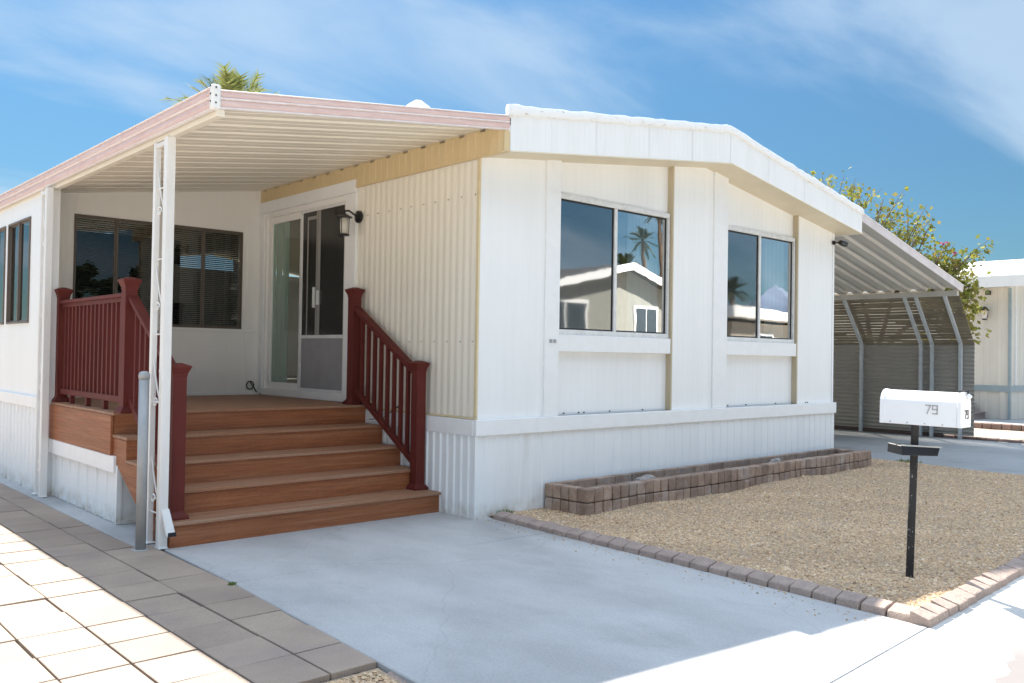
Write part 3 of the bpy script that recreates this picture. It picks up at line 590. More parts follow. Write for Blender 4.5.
b = MB(); fbox(b, 's', 3.345, 4.10, 1.12, 3.11, 0, -.04, -.035); b.build('pane', glassmat('door_glass', 0.05, trans=(0.93, 0.97, 0.95), wav=.05), door)
b = MB()
for q in ((3.27, 3.335, 1.04, 3.19), (2.31, 2.335, 1.04, 3.19), (2.335, 3.27, 1.04, 1.075), (2.335, 3.27, 3.155, 3.19), (2.335, 3.27, 1.66, 1.70)): fbox(b, 's', *q, 0, -.012, .006)
b.build('screen_leaf', M_alu, door, bevel=.003)
b = MB(); fbox(b, 's', 2.335, 3.27, 1.70, 3.155, 0, -.004, -.001); b.build('insect_screen', M_dscreen, door)
b = MB(); fbox(b, 's', 2.335, 3.27, 1.075, 1.66, 0, -.006, .0); b.build('kick_panel', M_kick, door)
b = MB()
for q in ((2.86, 2.92, 1.70, 3.155), (2.93, 2.955, 1.70, 3.155), (3.14, 3.165, 1.70, 3.10), (2.955, 3.14, 3.06, 3.10)): fbox(b, 's', *q, 0, -.03, .001)
b.build('glass_leaf_stile', M_stile, door)
b = MB(); fbox(b, 's', 2.955, 2.985, 2.02, 2.26, 0, .0, .03); fbox(b, 's', 2.87, 2.90, 2.05, 2.22, 0, .0, .03); b.build('door_handle', M_alu, door, bevel=.006)
b = MB()
for k in range(5):
    y = 4.08 - .085 * k; b.box(.048 + .006 * (k % 2), .052 + .006 * (k % 2), y - .04, y + .038, 1.05, 3.15)
b.build('vertical_blind', M_vert, door)

# wall lantern
lt = thing('wall_lantern', 'black porch lantern with clear glass on the wall right of the sliding door', 'lantern', (-.012, 2.02, 2.95))
X0, Y0, Z0 = -.012, 2.02, 2.95
b = MB(); vs = []
b.tube([(-.013, Y0, Z0 + .03), (-.035, Y0, Z0 + .03), (-.045, Y0, Z0 + .03)], .07, 18, radii=[.068, .066, .04]); b.build('back_plate', M_black, lt)
b = MB(); b.tube([(-.04, Y0, Z0 + .03), (-.09, Y0, Z0 + .055), (-.14, Y0 + .01, Z0 + .085), (-.19, Y0 + .02, Z0 + .075)], .011, 8); b.tube([(-.19, Y0 + .02, Z0 + .045), (-.19, Y0 + .02, Z0 + .10)], .012, 8, radii=[.016, .007]); b.build('arm', M_black, lt)
b = MB(); cx, cy = -.19, Y0 + .02
b.lathe((cx, cy, Z0), [(.085, 0.005), (.087, .012), (.05, .03), (.02, .05)], 18); b.lathe((cx, cy, Z0 - .19), [(.058, 0), (.062, .008), (.05, .018)], 18)
for k in range(4):
    a = k * math.pi / 2 + .5; b.tube([(cx + .055 * math.cos(a), cy + .055 * math.sin(a), Z0 - .175), (cx + .062 * math.cos(a), cy + .062 * math.sin(a), Z0 + .01)], .0045, 5)
b.build('lantern_cage', M_black, lt)
b = MB(); b.lathe((cx, cy, Z0 - .172), [(.040, 0), (.044, .09), (.044, .172)], 16); b.build('lantern_glass', M_lampglass, lt, smooth=True)

# security camera
sc_ = thing('security_camera', 'small black security camera at the right corner of the front wall', 'camera', (6.6, -.02, 3.17))
b = MB(); b.tube([(6.56, -.014, 3.17), (6.56, -.035, 3.17)], .03, 12); b.tube([(6.56, -.035, 3.17), (6.60, -.07, 3.175), (6.66, -.08, 3.17)], .012, 8); b.build('bracket', M_black, sc_)
b = MB(); b.tube([(6.62, -.09, 3.175), (6.69, -.09, 3.17), (6.76, -.10, 3.16)], .04, 14, radii=[.034, .04, .037]); b.build('camera_body', M_black, sc_)

# ================================================================ AWNING
A = thing('patio_awning', 'sloping ribbed metal porch awning with pink gutter edge on white posts', 'awning', (-2.65, .5, 0))
# pan with trapezoid ribs running down slope
pf = [(0, 0), (.66, 0), (.71, .017), (.89, .017), (.94, 0)]; b = MB(); pts = []
y = -.30; pitch = .305
while y < 10:
    for f_, d in pf:
        pts.append((y + f_ * pitch, d))
        if f_ == 0: pts += [(y + .26 * pitch, 0), (y + .275 * pitch, .006), (y + .31 * pitch, .006), (y + .325 * pitch, 0)]
    y += pitch
vs = []
for (yy_, d) in pts: vs += [(-2.67, yy_, 3.172 + d), (0.03 if yy_ < 4.3 else .03, yy_, 3.564 + d)]
b.add(vs, [(2 * i, 2 * i + 2, 2 * i + 3, 2 * i + 1) for i in range(len(pts) - 1)]); b.build('awning_pan', M_pan, A)
b = MB(); b.add([(-2.67, -.3, 3.24), (.03, -.3, 3.63), (.03, 10, 3.63), (-2.67, 10, 3.24)], [(0, 1, 2, 3)]); b.build('awning_top_sheet', M_fascia, A)
# side gutter: two rolls with a pale bead between
def gutter(name, p0, p1, outv, mt, z0, z1, d):
    b = MB(); p0 = Vector(p0); p1 = Vector(p1); o_ = Vector(outv)
    n = 7; pr = [(d * (.55 + .45 * math.sin(math.pi * i / (n - 1))), z0 + (z1 - z0) * i / (n - 1)) for i in range(n)] + [(0, z1), (0, z0)]
    k = len(pr)
    b.add([p + o_ * q[0] + Vector((0, 0, q[1])) for p in (p0, p1) for q in pr], [tuple(range(k))[::-1], tuple(range(k, 2 * k))] + [(i, (i + 1) % k, k + (i + 1) % k, k + i) for i in range(k)])
    return b.build(name, mt, A, smooth=False)
gutter('side_gutter', (-2.675, -.33, 0), (-2.675, 10, 0), (-1, 0, 0), M_pink, 3.165, 3.235, .03)
gutter('side_gutter', (-2.675, -.33, 0), (-2.675, 10, 0), (-1, 0, 0), M_pink, 3.248, 3.305, .026)
gutter('gutter_bead', (-2.675, -.33, 0), (-2.675, 10, 0), (-1, 0, 0), M_pinkw, 3.233, 3.250, .034)
gutter('gutter_bead', (-2.675, -.33, 0), (-2.675, 10, 0), (-1, 0, 0), M_pinkw, 3.150, 3.166, .034)
gutter('gutter_bead', (-2.675, -.33, 0), (-2.675, 10, 0), (-1, 0, 0), M_pinkw, 3.304, 3.316, .030)
sl = (3.626 - 3.28) / 2.70
e0 = (-2.66, -.335, 0); e1 = (.035, -.335, 2.695 * .1305)
gutter('front_fascia', e0, e1, (0, -1, 0), M_pink, 3.175, 3.228, .022)
gutter('front_fascia', e0, e1, (0, -1, 0), M_pink, 3.240, 3.286, .02)
gutter('fascia_bead', e0, e1, (0, -1, 0), M_pinkw, 3.226, 3.242, .028)
gutter('fascia_bead', e0, e1, (0, -1, 0), M_pinkw, 3.285, 3.296, .024)
gutter('fascia_bead', e0, e1, (0, -1, 0), M_pinkw, 3.160, 3.176, .028)
b = MB(); b.box(-2.712, -2.645, -.372, -.32, 3.15, 3.325); b.build('corner_cap', M_post, A, bevel=.012)
b = MB()
for z in (3.19, 3.24, 3.295): b.box(-2.69, -2.68, -.376, -.371, z, z + .01); b.box(-2.716, -2.711, -.352, -.342, z + .01, z + .02)
b.build('corner_rivet', M_dark, A)
b = MB(); b.box(-2.66, -2.60, -.33, 10, 3.118, 3.168); b.build('eave_beam', M_pan, A, bevel=.004)
# twin posts with scroll ironwork
def twin_post(y0, y1, x, down):
    b = MB()
    b.box(x - .034, x + .034, y0 - .034, y0 + .03, 0.0, 3.12); b.box(x - .022, x + .022, y1 - .022, y1 + .022, 0.0, 3.12)
    b.box(x - .018, x + .018, y0 + .022, y1 - .022, 3.07, 3.105)
    b.box(x - .035, x + .035, y0 - .05, y0 + .05, 0.0, .012); b.box(x - .035, x + .035, y1 - .05, y1 + .05, 0.0, .012)
    p = b.build('awning_post', M_post, A, bevel=.004)
    b = MB(); ym = (y0 + y1) / 2; hw = (y1 - y0) / 2 - .022; z = .35
    while z < 2.95:
        for s_, zc in ((1, z), (-1, z + .24)):
            pts = [(x, ym + s_ * (hw - .045) - s_ * (.045 - t * .0032) * math.cos(t * .62) * 1, zc + (.045 - t * .0032) * math.sin(t * .62)) for t in range(12)]
            b.tube(pts, .0065, 5)
        b.tube([(x, ym - hw, z - .08), (x, ym - hw * .4, z - .0), (x, ym + hw * .2, z + .10), (x, ym + hw * .6, z + .2), (x, ym + hw, z + .32)], .0065, 5)
        z += .74
    for zz_ in (.25, 1.1, 1.62, 2.2, 2.75): b.tube([(x, y0 + .02, zz_), (x, y1 - .02, zz_)], .006, 5)
    b.build('scroll_ironwork', M_post, p)
    return p
twin_post(.53, .78, -2.648, True)
twin_post(3.56, 3.78, -2.70, False)
b = MB(); b.hexa([(-2.655, .40, .10), (-2.585, .40, .10), (-2.585, .45, .115), (-2.655, .45, .115), (-2.665, .495, .30), (-2.605, .495, .30), (-2.605, .515, .30), (-2.665, .515, .30)])
b.build('downspout', M_post, A, bevel=.006)
b = MB(); b.box(-2.65, -2.59, .392, .40, .105, .135); b.build('downspout_mouth', M_dark, A)
# free-standing galvanised pole beside it
pl = thing('steel_bollard', 'slim galvanised steel pole with domed cap beside the front awning post', 'bollard', (-2.785, .575, 0))
b = MB(); b.lathe((-2.785, .575, 0), [(.037, 0), (.037, 1.30)], 20); b.build('pole', M_galv, pl, smooth=True)
b = MB(); b.lathe((-2.785, .575, 1.30), [(.040, -.02), (.041, .01), (.034, .028), (.015, .038)], 20); b.build('domed_cap', M_galv, pl, smooth=True)
b = MB(); b.lathe((-2.785, .575, -.02), [(.07, 0), (.065, .024), (.05, .026)], 14); b.build('concrete_collar', M_conc, pl)

# ================================================================ DECK AND STAIRS
K = thing('porch_deck', 'brown composite porch deck with five wide steps and dark red railings', 'deck', (-1.3, 1.0, 0))
ST = [(.95, 1.76), (.76, 1.435), (.57, 1.11), (.38, .785), (.19, .46)]; XA, XBd = -2.60, -.045
b = MB()
y = 1.90; 
b.box(XA - .02, -.03, 1.76, 1.895, .925, .95)
while y < 4.3: b.box(XA - .02, -.03, y, min(y + .138, 4.325), .925, .95); y += .143
b.build('deck_boards', M_tread, K, bevel=.003)
for (z, yn) in ST[1:]:
    b = MB(); b.box(XA - .012, XBd + .01, yn, yn + .155, z - .026, z); b.box(XA - .012, XBd + .01, yn + .158, yn + .355, z - .026, z); b.build('tread', M_tread, K, bevel=.004)
for i, (z, yn) in enumerate(ST):
    b = MB(); b.box(XA, XBd, yn + .022, yn + .042, z - .19 + (.0 if i < 4 else 0.0), z - .027); b.build('riser', M_deck, K)
b = MB(); poly = [(.485, .0), (.485, .16), (.81, .16), (.81, .35), (1.135, .35), (1.135, .54), (1.46, .54), (1.46, .73), (1.80, .73), (1.80, .57), (.80, .0)]
b.prism(poly, 0, XA - .004, XA + .03)
b.prism(poly, 0, -.085, -.050)
b.build('stringer', M_decky, K)
b = MB(); b.box(XA - .03, XA - .004, 1.785, 3.68, .58, .924); b.build('side_fascia_board', M_decky, K, bevel=.003)
b = MB(); b.box(XA - .028, XA + .0, 1.70, 3.70, .435, .579); b.build('deck_skirt_band', M_trim, K, bevel=.004)
b = MB(); ribbed(b, 's', 1.67, 3.70, .0, .44, XA + .01, [(0, 0), (.86, 0), (.88, .014), (.96, .014), (.98, 0)], .27, .1); ribbed(b, 'f', XA + .01, XBd, 0.0, .60, 1.67, [(0, 0), (.9, 0), (.92, .014), (.97, .014)], .16)
b.box(XA - .01, XA + .025, 1.655, 1.69, 0.0, .50); b.box(XA + .03, -.1, 1.658, 1.672, -.002, .03)
b.build('deck_skirt', M_skirt, K)
def rpost(par, x, y, z0, z1, w=.052):
    b = MB(); b.lathe((x, y, z0), [(w + .03, 0), (w + .028, .02), (w + .006, .05), (w, .06), (w, z1 - z0 - .11), (w + .004, z1 - z0 - .10), (w + .004, z1 - z0 - .085), (w + .026, z1 - z0 - .035), (w + .028, z1 - z0 - .022), (w * .45, z1 - z0)], 4, square=True)
    return b.build('railing_post', M_red, par, bevel=.003)
def sloped_rail(x, ya, yb, za_top, zb_top, za_bot, zb_bot, pa, pb, lab):
    """railing between an upper post pa and a lower post pb"""
    b = MB()
    dy, dz = ya - yb, za_top - zb_top
    b.bar((x, yb, zb_top - .02), (x, ya, za_top - .02), .085, .035); b.bar((x, yb, zb_top - .055), (x, ya, za_top - .055), .045, .04)
    r = b.build('railing', M_red, K, bevel=.003)
    if lab: r['label'] = lab
    b = MB(); b.bar((x, yb, zb_bot - .02), (x, ya, za_bot - .02), .048, .055); b.build('bottom_rail', M_red, r, bevel=.003)
    rpost(r, *pa); rpost(r, *pb)
    n = int(round(dy / .125)); 
    for k in range(1, n):
        t = k / n; yy_ = yb + dy * t; b = MB(); b.box(x - .017, x + .017, yy_ - .017, yy_ + .017, zb_bot + (za_bot - zb_bot) * t - .01, zb_top + dz * t - .06); b.build('baluster', M_red, r)
sloped_rail(-.115, 1.87, .80, 2.0, 1.36, 1.135, .46, (-.115, 1.92, .95, 2.20), (-.115, .745, .19, 1.435), 'dark red sloping stair railing on the house side')
sloped_rail(-2.515, 1.64, .69, 1.97, 1.35, 1.08, .46, (-2.53, 1.68, .95, 2.125), (-2.505, .64, .19, 1.40), 'dark red sloping stair railing on the outer side')
b = MB(); b.box(-2.575, -2.49, 1.73, 3.60, 1.955, 1.988); b.box(-2.552, -2.51, 1.73, 3.60, 1.915, 1.956)
r = b.build('railing', M_red, K, bevel=.003); r['label'] = 'dark red level railing along the open side of the deck'
b = MB(); b.box(-2.557, -2.505, 1.73, 3.60, 1.035, 1.09); b.build('bottom_rail', M_red, r, bevel=.003)
rpost(r, -2.53, 3.64, .95, 2.125)
for k in range(1, 16):
    y = 1.73 + k * 1.87 / 16; b = MB(); b.box(-2.547, -2.513, y - .017, y + .017, 1.085, 1.92); b.build('baluster', M_red, r)
for y in (2.25, 2.75, 3.25): b = MB(); b.box(-2.55, -2.51, y - .02, y + .02, .95, 1.037); b.build('rail_foot', M_red, r)

# cable along wall behind railing
b = MB(); b.tube([(-.03, 1.12, 1.02), (-.045, 1.15, .98), (-.04, 1.45, .83), (-.04, 1.7, .80), (-.035, 1.74, .86)], .007, 6)
tag(b.build('black_cable', M_black, origin=(-.03, 1.12, .8)), 'thin black cable looping along the cream wall behind the stair railing', 'cable')
b = MB(); b.tube([(-.14 - .05 * math.cos(t * .6), YB - .03, 1.07 + .05 * math.sin(t * .6)) for t in range(14)] + [(-.05, YB - .03, .98)], .008, 6)
tag(b.build('cable_coil', M_black, origin=(-.14, YB, 1.0)), 'small coil of black cable at the inner corner of the deck', 'cable')

# ================================================================ PLANTER
PL = thing('brick_planter', 'long low planter of tumbled brown blocks against the front skirting', 'planter', (3.8, -.3, 0))
random.seed(31); px0, px1, py0, py1 = .835, 6.56, -.60, -.055
b = MB()
def blk(b, x0, x1, y0, y1, z0, z1, j=.006):
    J = lambda: random.uniform(-j, j)
    b.hexa([(x0 + J(), y0 + J(), z0), (x1 + J(), y0 + J(), z0), (x1 + J(), y1 + J(), z0), (x0 + J(), y1 + J(), z0), (x0 + J(), y0 + J(), z1 + J() * .6), (x1 + J(), y0 + J(), z1 + J() * .6), (x1 + J(), y1 + J(), z1 + J() * .6), (x0 + J(), y1 + J(), z1 + J() * .6)])
def gzz(x): return gz(x, -.62) - .03
for c in range(2):
    nb = 46; wv = (px1 - px0) / nb
    for k in range(nb):
        x = px0 + k * wv; zb = max(0, gzz(x)) ; top = .262 + .012 * x / 6
        z0 = (zb - .02) if c == 0 else (zb + top) / 2 + .003; z1 = (zb + top) / 2 - .003 if c == 0 else top
        blk(b, x + .005, x + wv - .005, py0 + (0 if c else -.004), py0 + .115, z0, z1)
    for k in range(4):
        for xe in (px0, px1 - .115):
            y = py0 + .118 + k * .108; z0 = 0 if c == 0 else .134; z1 = .128 if c == 0 else .262
            blk(b, xe + (0 if xe < 2 else 0), xe + .115, y + .003, y + .103, z0, z1)
b.build('block_wall', M_block, PL, bevel=.014, seg=2)
b = MB()
for k in range(20):
    x = px0 + .12 + k * .279; blk(b, x + .003, x + .274, -.125, -.06, .0, .262, .003)
b.build('back_course', M_block, PL, bevel=.006)
b = MB(); vs = []; nx, ny = 70, 6; random.seed(4)
for i in range(nx + 1):
    for j in range(ny + 1): vs.append((px0 + .1 + (px1 - px0 - .2) * i / nx, py0 + .1 + .40 * j / ny, .165 + random.uniform(-.012, .012)))
b.add(vs, [(i * (ny + 1) + j, (i + 1) * (ny + 1) + j, (i + 1) * (ny + 1) + j + 1, i * (ny + 1) + j + 1) for i in range(nx) for j in range(ny)]); b.build('planter_soil', M_soil, PL, smooth=True)
def rock(name, c, s, label, m_=M_rock, seed=0):
    random.seed(seed); bm = bmesh.new(); bmesh.ops.create_icosphere(bm, subdivisions=3, radius=1)
    for v in bm.verts:
        d = v.co.normalized(); k = 1 + .16 * math.sin(d.x * 3.1 + seed) * math.cos(d.y * 2.7 + seed) + .08 * math.sin(d.z * 7 + d.x * 6 + seed)
        v.co = Vector((d.x * s[0], d.y * s[1], d.z * s[2])) * k
    me = bpy.data.meshes.new(name); bm.to_mesh(me); bm.free(); me.materials.append(m_)
    o = bpy.data.objects.new(name, me); COL.objects.link(o); o.location = c; return tag(o, label, 'rock')
rock('rock', (2.02, -.36, .20), (.17, .09, .085), 'flat pale rock in the planter near its left end', seed=2)
rock('rock', (4.55, -.34, .20), (.11, .07, .085), 'small pale rock in the planter past its middle', seed=5)
rock('rock', (3.35, -.33, .185), (.10, .07, .05), 'low bluish rock in the planter between the two paler ones', seed=9)

# ================================================================ EDGING BLOCKS
def edging_mesh(seed, L_=.163, W_=.125, H_=.105):
    random.seed(seed); b = MB(); J = lambda: random.uniform(-.007, .007)
    h = [H_ + J() for _ in range(4)]
    b.hexa([(0 + .004, 0, -.03), (L_ - .004, 0, -.03), (L_ - .004, W_, -.03), (.004, W_, -.03),
            (.004 + J() * .5, .014 + J(), h[0] * .72), (L_ - .004 + J() * .5, .014 + J(), h[1] * .72), (L_ - .006, W_ + J(), h[2]), (.006, W_ + J(), h[3])])
    return b
protos = []
for s_ in range(5):
    o = edging_mesh(s_ + 40).build('edging_block', M_edge, bevel=.010, seg=2); protos.append(o)
used = set()
def place_edge(p, rz, label, group, sc_=1.0):
    k = random.randrange(5)
    if k not in used: o = protos[k]; used.add(k)
    else: o = protos[k].copy(); COL.objects.link(o)
    o.location = p; o.rotation_euler = (random.uniform(-.03, .03), random.uniform(-.02, .02), rz + random.uniform(-.03, .03)); o.scale = (sc_, 1, 1)
    tag(o, label, 'edging block', group); return o
random.seed(77); y = 0.0; step = .162
ORD = 'first second third fourth fifth sixth seventh eighth ninth tenth eleventh twelfth thirteenth fourteenth fifteenth sixteenth seventeenth eighteenth nineteenth twentieth'.split()
ORD += ['twenty-' + q for q in ORD[:9]] + ['thirtieth'] + ['thirty-' + q for q in ORD[:9]]
k = 0
while k * step < 3.86:
    d = 3.99 - k * step; p = (-.075 + .047 * d, -4.085 + .9989 * d, -.035)
    # row along the driveway: block length runs along -V, outer face to -U
    place_edge(p, math.atan2(-.9989, -.047), ORD[k] + ' block from the house in the brown edging row between driveway and gravel', 'edging blocks along the driveway')
    k += 1
k = 0
while k * .158 < 6.1:
    p = S(0.01 + k * .158, -.01, -.035)
    place_edge(p, ang, ORD[k] + ' block from the driveway corner in the pink edging row along the street', 'edging blocks along the street'); k += 1
for k, (x, y, r_) in enumerate(((-2.86, -2.68, .8), (-2.90, -2.86, .9), (-2.96, -3.04, .9))):
    place_edge((x, y, -.115), -math.pi / 2 + .12, ('grey edging block touching the last paver beside the driveway', 'grey edging block in the middle of three at the bottom edge', 'grey edging block nearest the street at the bottom edge')[k], None)
# strip edges beyond the carport
random.seed(8)
for nm, x, lab in (('near', 12.84, 'low reddish block kerb between the carport drive and pale gravel strip'), ('far', 16.0, 'low reddish block kerb in front of the neighbouring patio')):
    b = MB(); y = -3.3
    while y < 8: blk(b, x - .10, x + .08, y + .006, y + .19, -.02, .07 if nm == 'near' else .15, .008); y += .2
    tag(b.build('block_kerb', attr_tint(mat('red_block_' + nm, (0.27, 0.18, 0.15), .9, (0.2, .14, .12), 9), .2), bevel=.012, origin=(x, 0, 0)), lab, 'kerb')

# ================================================================ MAILBOX
ax = Vector((0.06, -.998, 0)).normalized()   # door direction
side = Vector((ax.y, -ax.x, 0)) * 1.0       # towards camera-left side
side = Vector((-1, 0, 0)); 
MBX = thing('mailbox', 'white curb-side mailbox numbered 79 on a black metal post in the gravel', 'mailbox', (.985, -3.515, 0.0))
tilt = .012  # whole box leans to the right as seen
base = Vector((.985, -3.515, 0))
topc = base + Vector((.739, -.673, 0)) * .033 + Vector((0, 0, 1.065))
up = Vector((.739 * tilt, -.673 * tilt, 1)).normalized(); axx = (ax - up * ax.dot(up)).normalized(); sd = up.cross(axx).normalized()
def B_(l, s_, h): return topc + axx * l + sd * s_ + up * h
if sd.dot(side) < 0: sgn = -1
else: sgn = 1
b = MB(); b.bar(base - Vector((0, 0, .05)), topc + up * .005, .046, .046, up=(0.5, -.866, 0)); b.build('post', M_blackp, MBX, bevel=.004)
wd, hs, rad = .096, .145, .105
def arch(l, w_, hs_, grow=0):
    pts = [(-w_ - grow, 0), (w_ + grow, 0), (w_ + grow, hs_)]
    for k in range(1, 12):
        a = math.pi * k / 12; pts.append(((w_ + grow) * math.cos(a), hs_ + (w_ * .92 + grow) * math.sin(a)))
    pts.append((-w_ - grow, hs_)); return [B_(l, p[0], p[1]) for p in pts]
def loft(b, A1, A2):
    k = len(A1); b.add(A1 + A2, [tuple(range(k))[::-1], tuple(range(k, 2 * k))] + [(i, (i + 1) % k, k + (i + 1) % k, k + i) for i in range(k)])
l0, l1 = -.195, .305
b = MB(); loft(b, arch(l0, wd, hs), arch(l1, wd, hs)); body = b.build('mailbox_body', M_mail, MBX, bevel=.003)
b = MB(); loft(b, arch(l0 - .012, wd, hs, .005), arch(l0 + .012, wd, hs, .005)); b.build('back_rim', M_mail, MBX)
b = MB(); loft(b, arch(l1 - .005, wd, hs, .006), arch(l1 + .022, wd, hs, .006)); dr = b.build('mailbox_door', M_mail, MBX, bevel=.003)
b = MB(); c_ = B_(l1 + .026, 0, hs + .075); b.bar(c_, B_(l1 + .05, 0, hs + .055), .02, .03); b.build('door_pull', M_mail, dr, bevel=.004)
b = MB(); b.tube([B_(l1 - .03, sgn * .005, hs + .097), B_(l1 + .03, sgn * .0, hs + .099), B_(l1 + .034, 0, hs + .05)], .008, 6); b.build('door_latch', M_black, dr)
b = MB(); fs_ = -sgn
b.bar(B_(l1 - .03, fs_ * (wd + .008), .08), B_(l1 - .03, fs_ * (wd + .008), .20), .006, .03, up=tuple(sd)); b.build('flag', mat('red_flag', (.35, .03, .04), .5), MBX)
b = MB()
for q in range(5): 
    l = l0 + .06 + q * .115; b.bar(B_(l, sgn * (wd - .001), .014), B_(l, sgn * (wd + .003), .014), .009, .009)
b.build('rivet', M_num, body)
def digits(par, pos, right, upv, nrm, h, m_, name='number'):
    segs = {'7': [((0, 1), (.55, 1)), ((.55, 1), (.2, 0))], '9': [((.55, .52), (0, .52)), ((0, .52), (0, 1)), ((0, 1), (.55, 1)), ((.55, 1), (.55, 0)), ((.55, 0), (0, 0))]}
    b = MB()
    for i, ch in enumerate('79'):
        for (p, q) in segs[ch]:
            P0 = pos + right * ((i * .82 + p[0]) * h) + upv * (p[1] * h) + nrm * .0015; P1 = pos + right * ((i * .82 + q[0]) * h) + upv * (q[1] * h) + nrm * .0015
            d = (P1 - P0).normalized() * h * .06; b.bar(P0 - d, P1 + d, h * .17, .002, up=tuple(nrm))
    return b.build(name, m_, par)
nrm = sd * sgn
digits(body, B_(.10, sgn * wd, .085), axx, up, nrm, .055, M_num)
digits(dr, B_(l1 + .022, sgn * .028, .062) , -sd * sgn, up, axx, .052, M_black)
# bent tray below
b = MB(); zt = -.16
def T_(l, s_, h): return topc + Vector((.866 * .6 + .0, -.5, 0)).normalized() * 0 + axx * l + sd * s_ + up * (h)
Lr = Vector((.82, -.572, 0)); Fr = Vector((-.572, -.82, 0))
def Q(a, c, h): return topc + Lr * a + Fr * c + Vector((0, 0, h))
b.add([Q(-.155, -.08, -.135), Q(.135, -.08, -.15), Q(.135, .085, -.155), Q(-.155, .085, -.14), Q(-.155, .10, -.205), Q(.108, .10, -.212), Q(-.155, -.09, -.20), Q(.108, -.09, -.207)],
      [(0, 1, 2, 3), (3, 2, 5, 4), (0, 1, 7, 6), (0, 3, 4, 6), (1, 2, 5, 7), (4, 5, 7, 6)])
b.build('bent_tray', M_black, MBX, bevel=.004)
b = MB(); b.bar(Q(-.155, .088, -.137), Q(.14, .088, -.152), .012, .010); b.build('tray_lip', M_galv, MBX)

# ================================================================ CARPORT
C = thing('carport', 'grey metal carport with ribbed roof and louvred bent side wall', 'carport', (12.0, .3, 0))
CX, yE = 12.75, .33
def cz(x): return 2.90 + (12.02 - x) * .216
pf2 = [(0, 0), (.42, 0), (.5, .05), (.86, .05), (.94, 0)]; b = MB(); pts = []; y = yE - .02
while y < 9:
    for f_, d in pf2: pts.append((y + f_ * .32, d))
    y += .32
vs = []
for yy_, d in pts: vs += [(6.5, yy_, cz(6.5) + d - .05), (12.02, yy_, cz(12.02) + d - .05)]
b.add(vs, [(2 * i, 2 * i + 2, 2 * i + 3, 2 * i + 1) for i in range(len(pts) - 1)]); b.build('roof_pan', M_cproof, C)
b = MB(); b.add([(6.5, yE - .03, cz(6.5) + .01), (12.02, yE - .03, cz(12.02) + .01), (12.02, 9, cz(12.02) + .01), (6.5, 9, cz(6.5) + .01)], [(0, 1, 2, 3)]); b.build('roof_top_sheet', M_cproof, C)
b = MB(); b.bar((6.5, yE - .04, cz(6.5) - .02), (12.05, yE - .04, cz(12.05) - .02), .03, .13); b.build('front_fascia', M_cpf, C, bevel=.006)
b = MB(); b.bar((6.5, yE - .045, cz(6.5) + .045), (12.05, yE - .045, cz(12.05) + .045), .035, .015); b.build('fascia_bead', M_pinkw, C)
b = MB(); b.box(11.90, 11.99, yE, 9, 2.74, 2.84); b.build('eave_beam', M_cproof, C, bevel=.005)
b = MB(); b.box(6.62, 6.72, yE, 9, 3.3, cz(6.7) - .06); b.build('ledger', M_cproof, C)
b = MB(); z = .08; pr = [(0, 0), (.5, .022), (1, 0)]; vs = []; zs = []
k = 0
while z < 1.86: zs.append((z, .0 if k % 2 else .026)); z += .041; k += 1
for zz_, d in zs: vs += [(CX + .03 - d, yE, zz_), (CX + .03 - d, 9, zz_)]
b.add(vs, [(2 * i, 2 * i + 1, 2 * i + 3, 2 * i + 2) for i in range(len(zs) - 1)]); b.build('side_panel', M_cpw, C)
b = MB(); random.seed(6); n = 17
for k in range(n):
    t0 = k / n; t1 = (k + .93) / n
    P = lambda t: (CX + .03 - (CX + .03 - 11.98) * t, 1.845 + (2.80 - 1.86) * t)
    y = yE
    while y < 9:
        y2 = min(9, y + random.uniform(.5, 1.6)); gap = random.uniform(.80, 1.03)
        a = P(t0); c = P(t0 + (t1 - t0) * gap)
        b.hexa([(a[0] - .02, y, a[1]), (a[0], y, a[1] - .004), (a[0], y2, a[1] - .004), (a[0] - .02, y2, a[1]), (c[0] + .0, y, c[1]), (c[0] + .018, y, c[1] - .0), (c[0] + .018, y2, c[1]), (c[0], y2, c[1])])
        y = y2
b.build('louvre_panel', M_louv, C)
for y in (.56, 1.10, 1.317, 2.546, 3.75, 4.95, 6.2):
    b = MB(); b.box(CX - .085, CX - .015, y - .03, y + .03, 0.02, 1.85)
    b.hexa([(CX - .085, y - .03, 1.85), (CX - .015, y - .03, 1.85), (CX - .015, y + .03, 1.85), (CX - .085, y + .03, 1.85), (11.88, y - .03, 2.75), (11.95, y - .03, 2.75), (11.95, y + .03, 2.75), (11.88, y + .03, 2.75)])
    b.build('bent_post', M_cppost, C, bevel=.004)
b = MB(); b.box(CX - .02, CX + .05, .9, 9, .02, .10); b.build('base_sill', mat('dark_sill', (.09, .06, .05), .8), C)

# ================================================================ NEIGHBOUR HOME
NB = thing('neighbour_home', 'cream mobile home with blue-grey trim and white roof beyond the carport', 'mobile home', (18, 1.43, .13))
nx0, ny0 = 18.0, 1.43
b = MB(); ribbed(b, 's', ny0, 14, .95, 3.35, nx0, TRAP, .30); ribbed(b, 's', ny0, 14, .10, .80, nx0, TRAP, .45); ribbed(b, 'f', nx0, 24.6, .95, lambda x: 3.4 + .13 * min(x - 18, 24.6 - x), ny0, TRAP, .3); ribbed(b, 'f', nx0, 24.6, .1, .8, ny0, TRAP, .45); b.box(24.58, 24.6, ny0, 14, .1, 3.4)
b.build('wall', M_ncream, NB)
b = MB(); b.box(nx0 - .03, nx0 + .02, ny0 - .03, 14, .80, .95); b.box(nx0, 24.6, ny0 - .03, ny0 + .01, .80, .95); b.box(nx0 - .036, nx0 + .02, ny0 - .041, ny0 + .02, .10, 3.32); b.box(nx0 - .02, nx0 + .01, ny0, 14, .1, .14); b.build('trim', M_ntrim, NB)
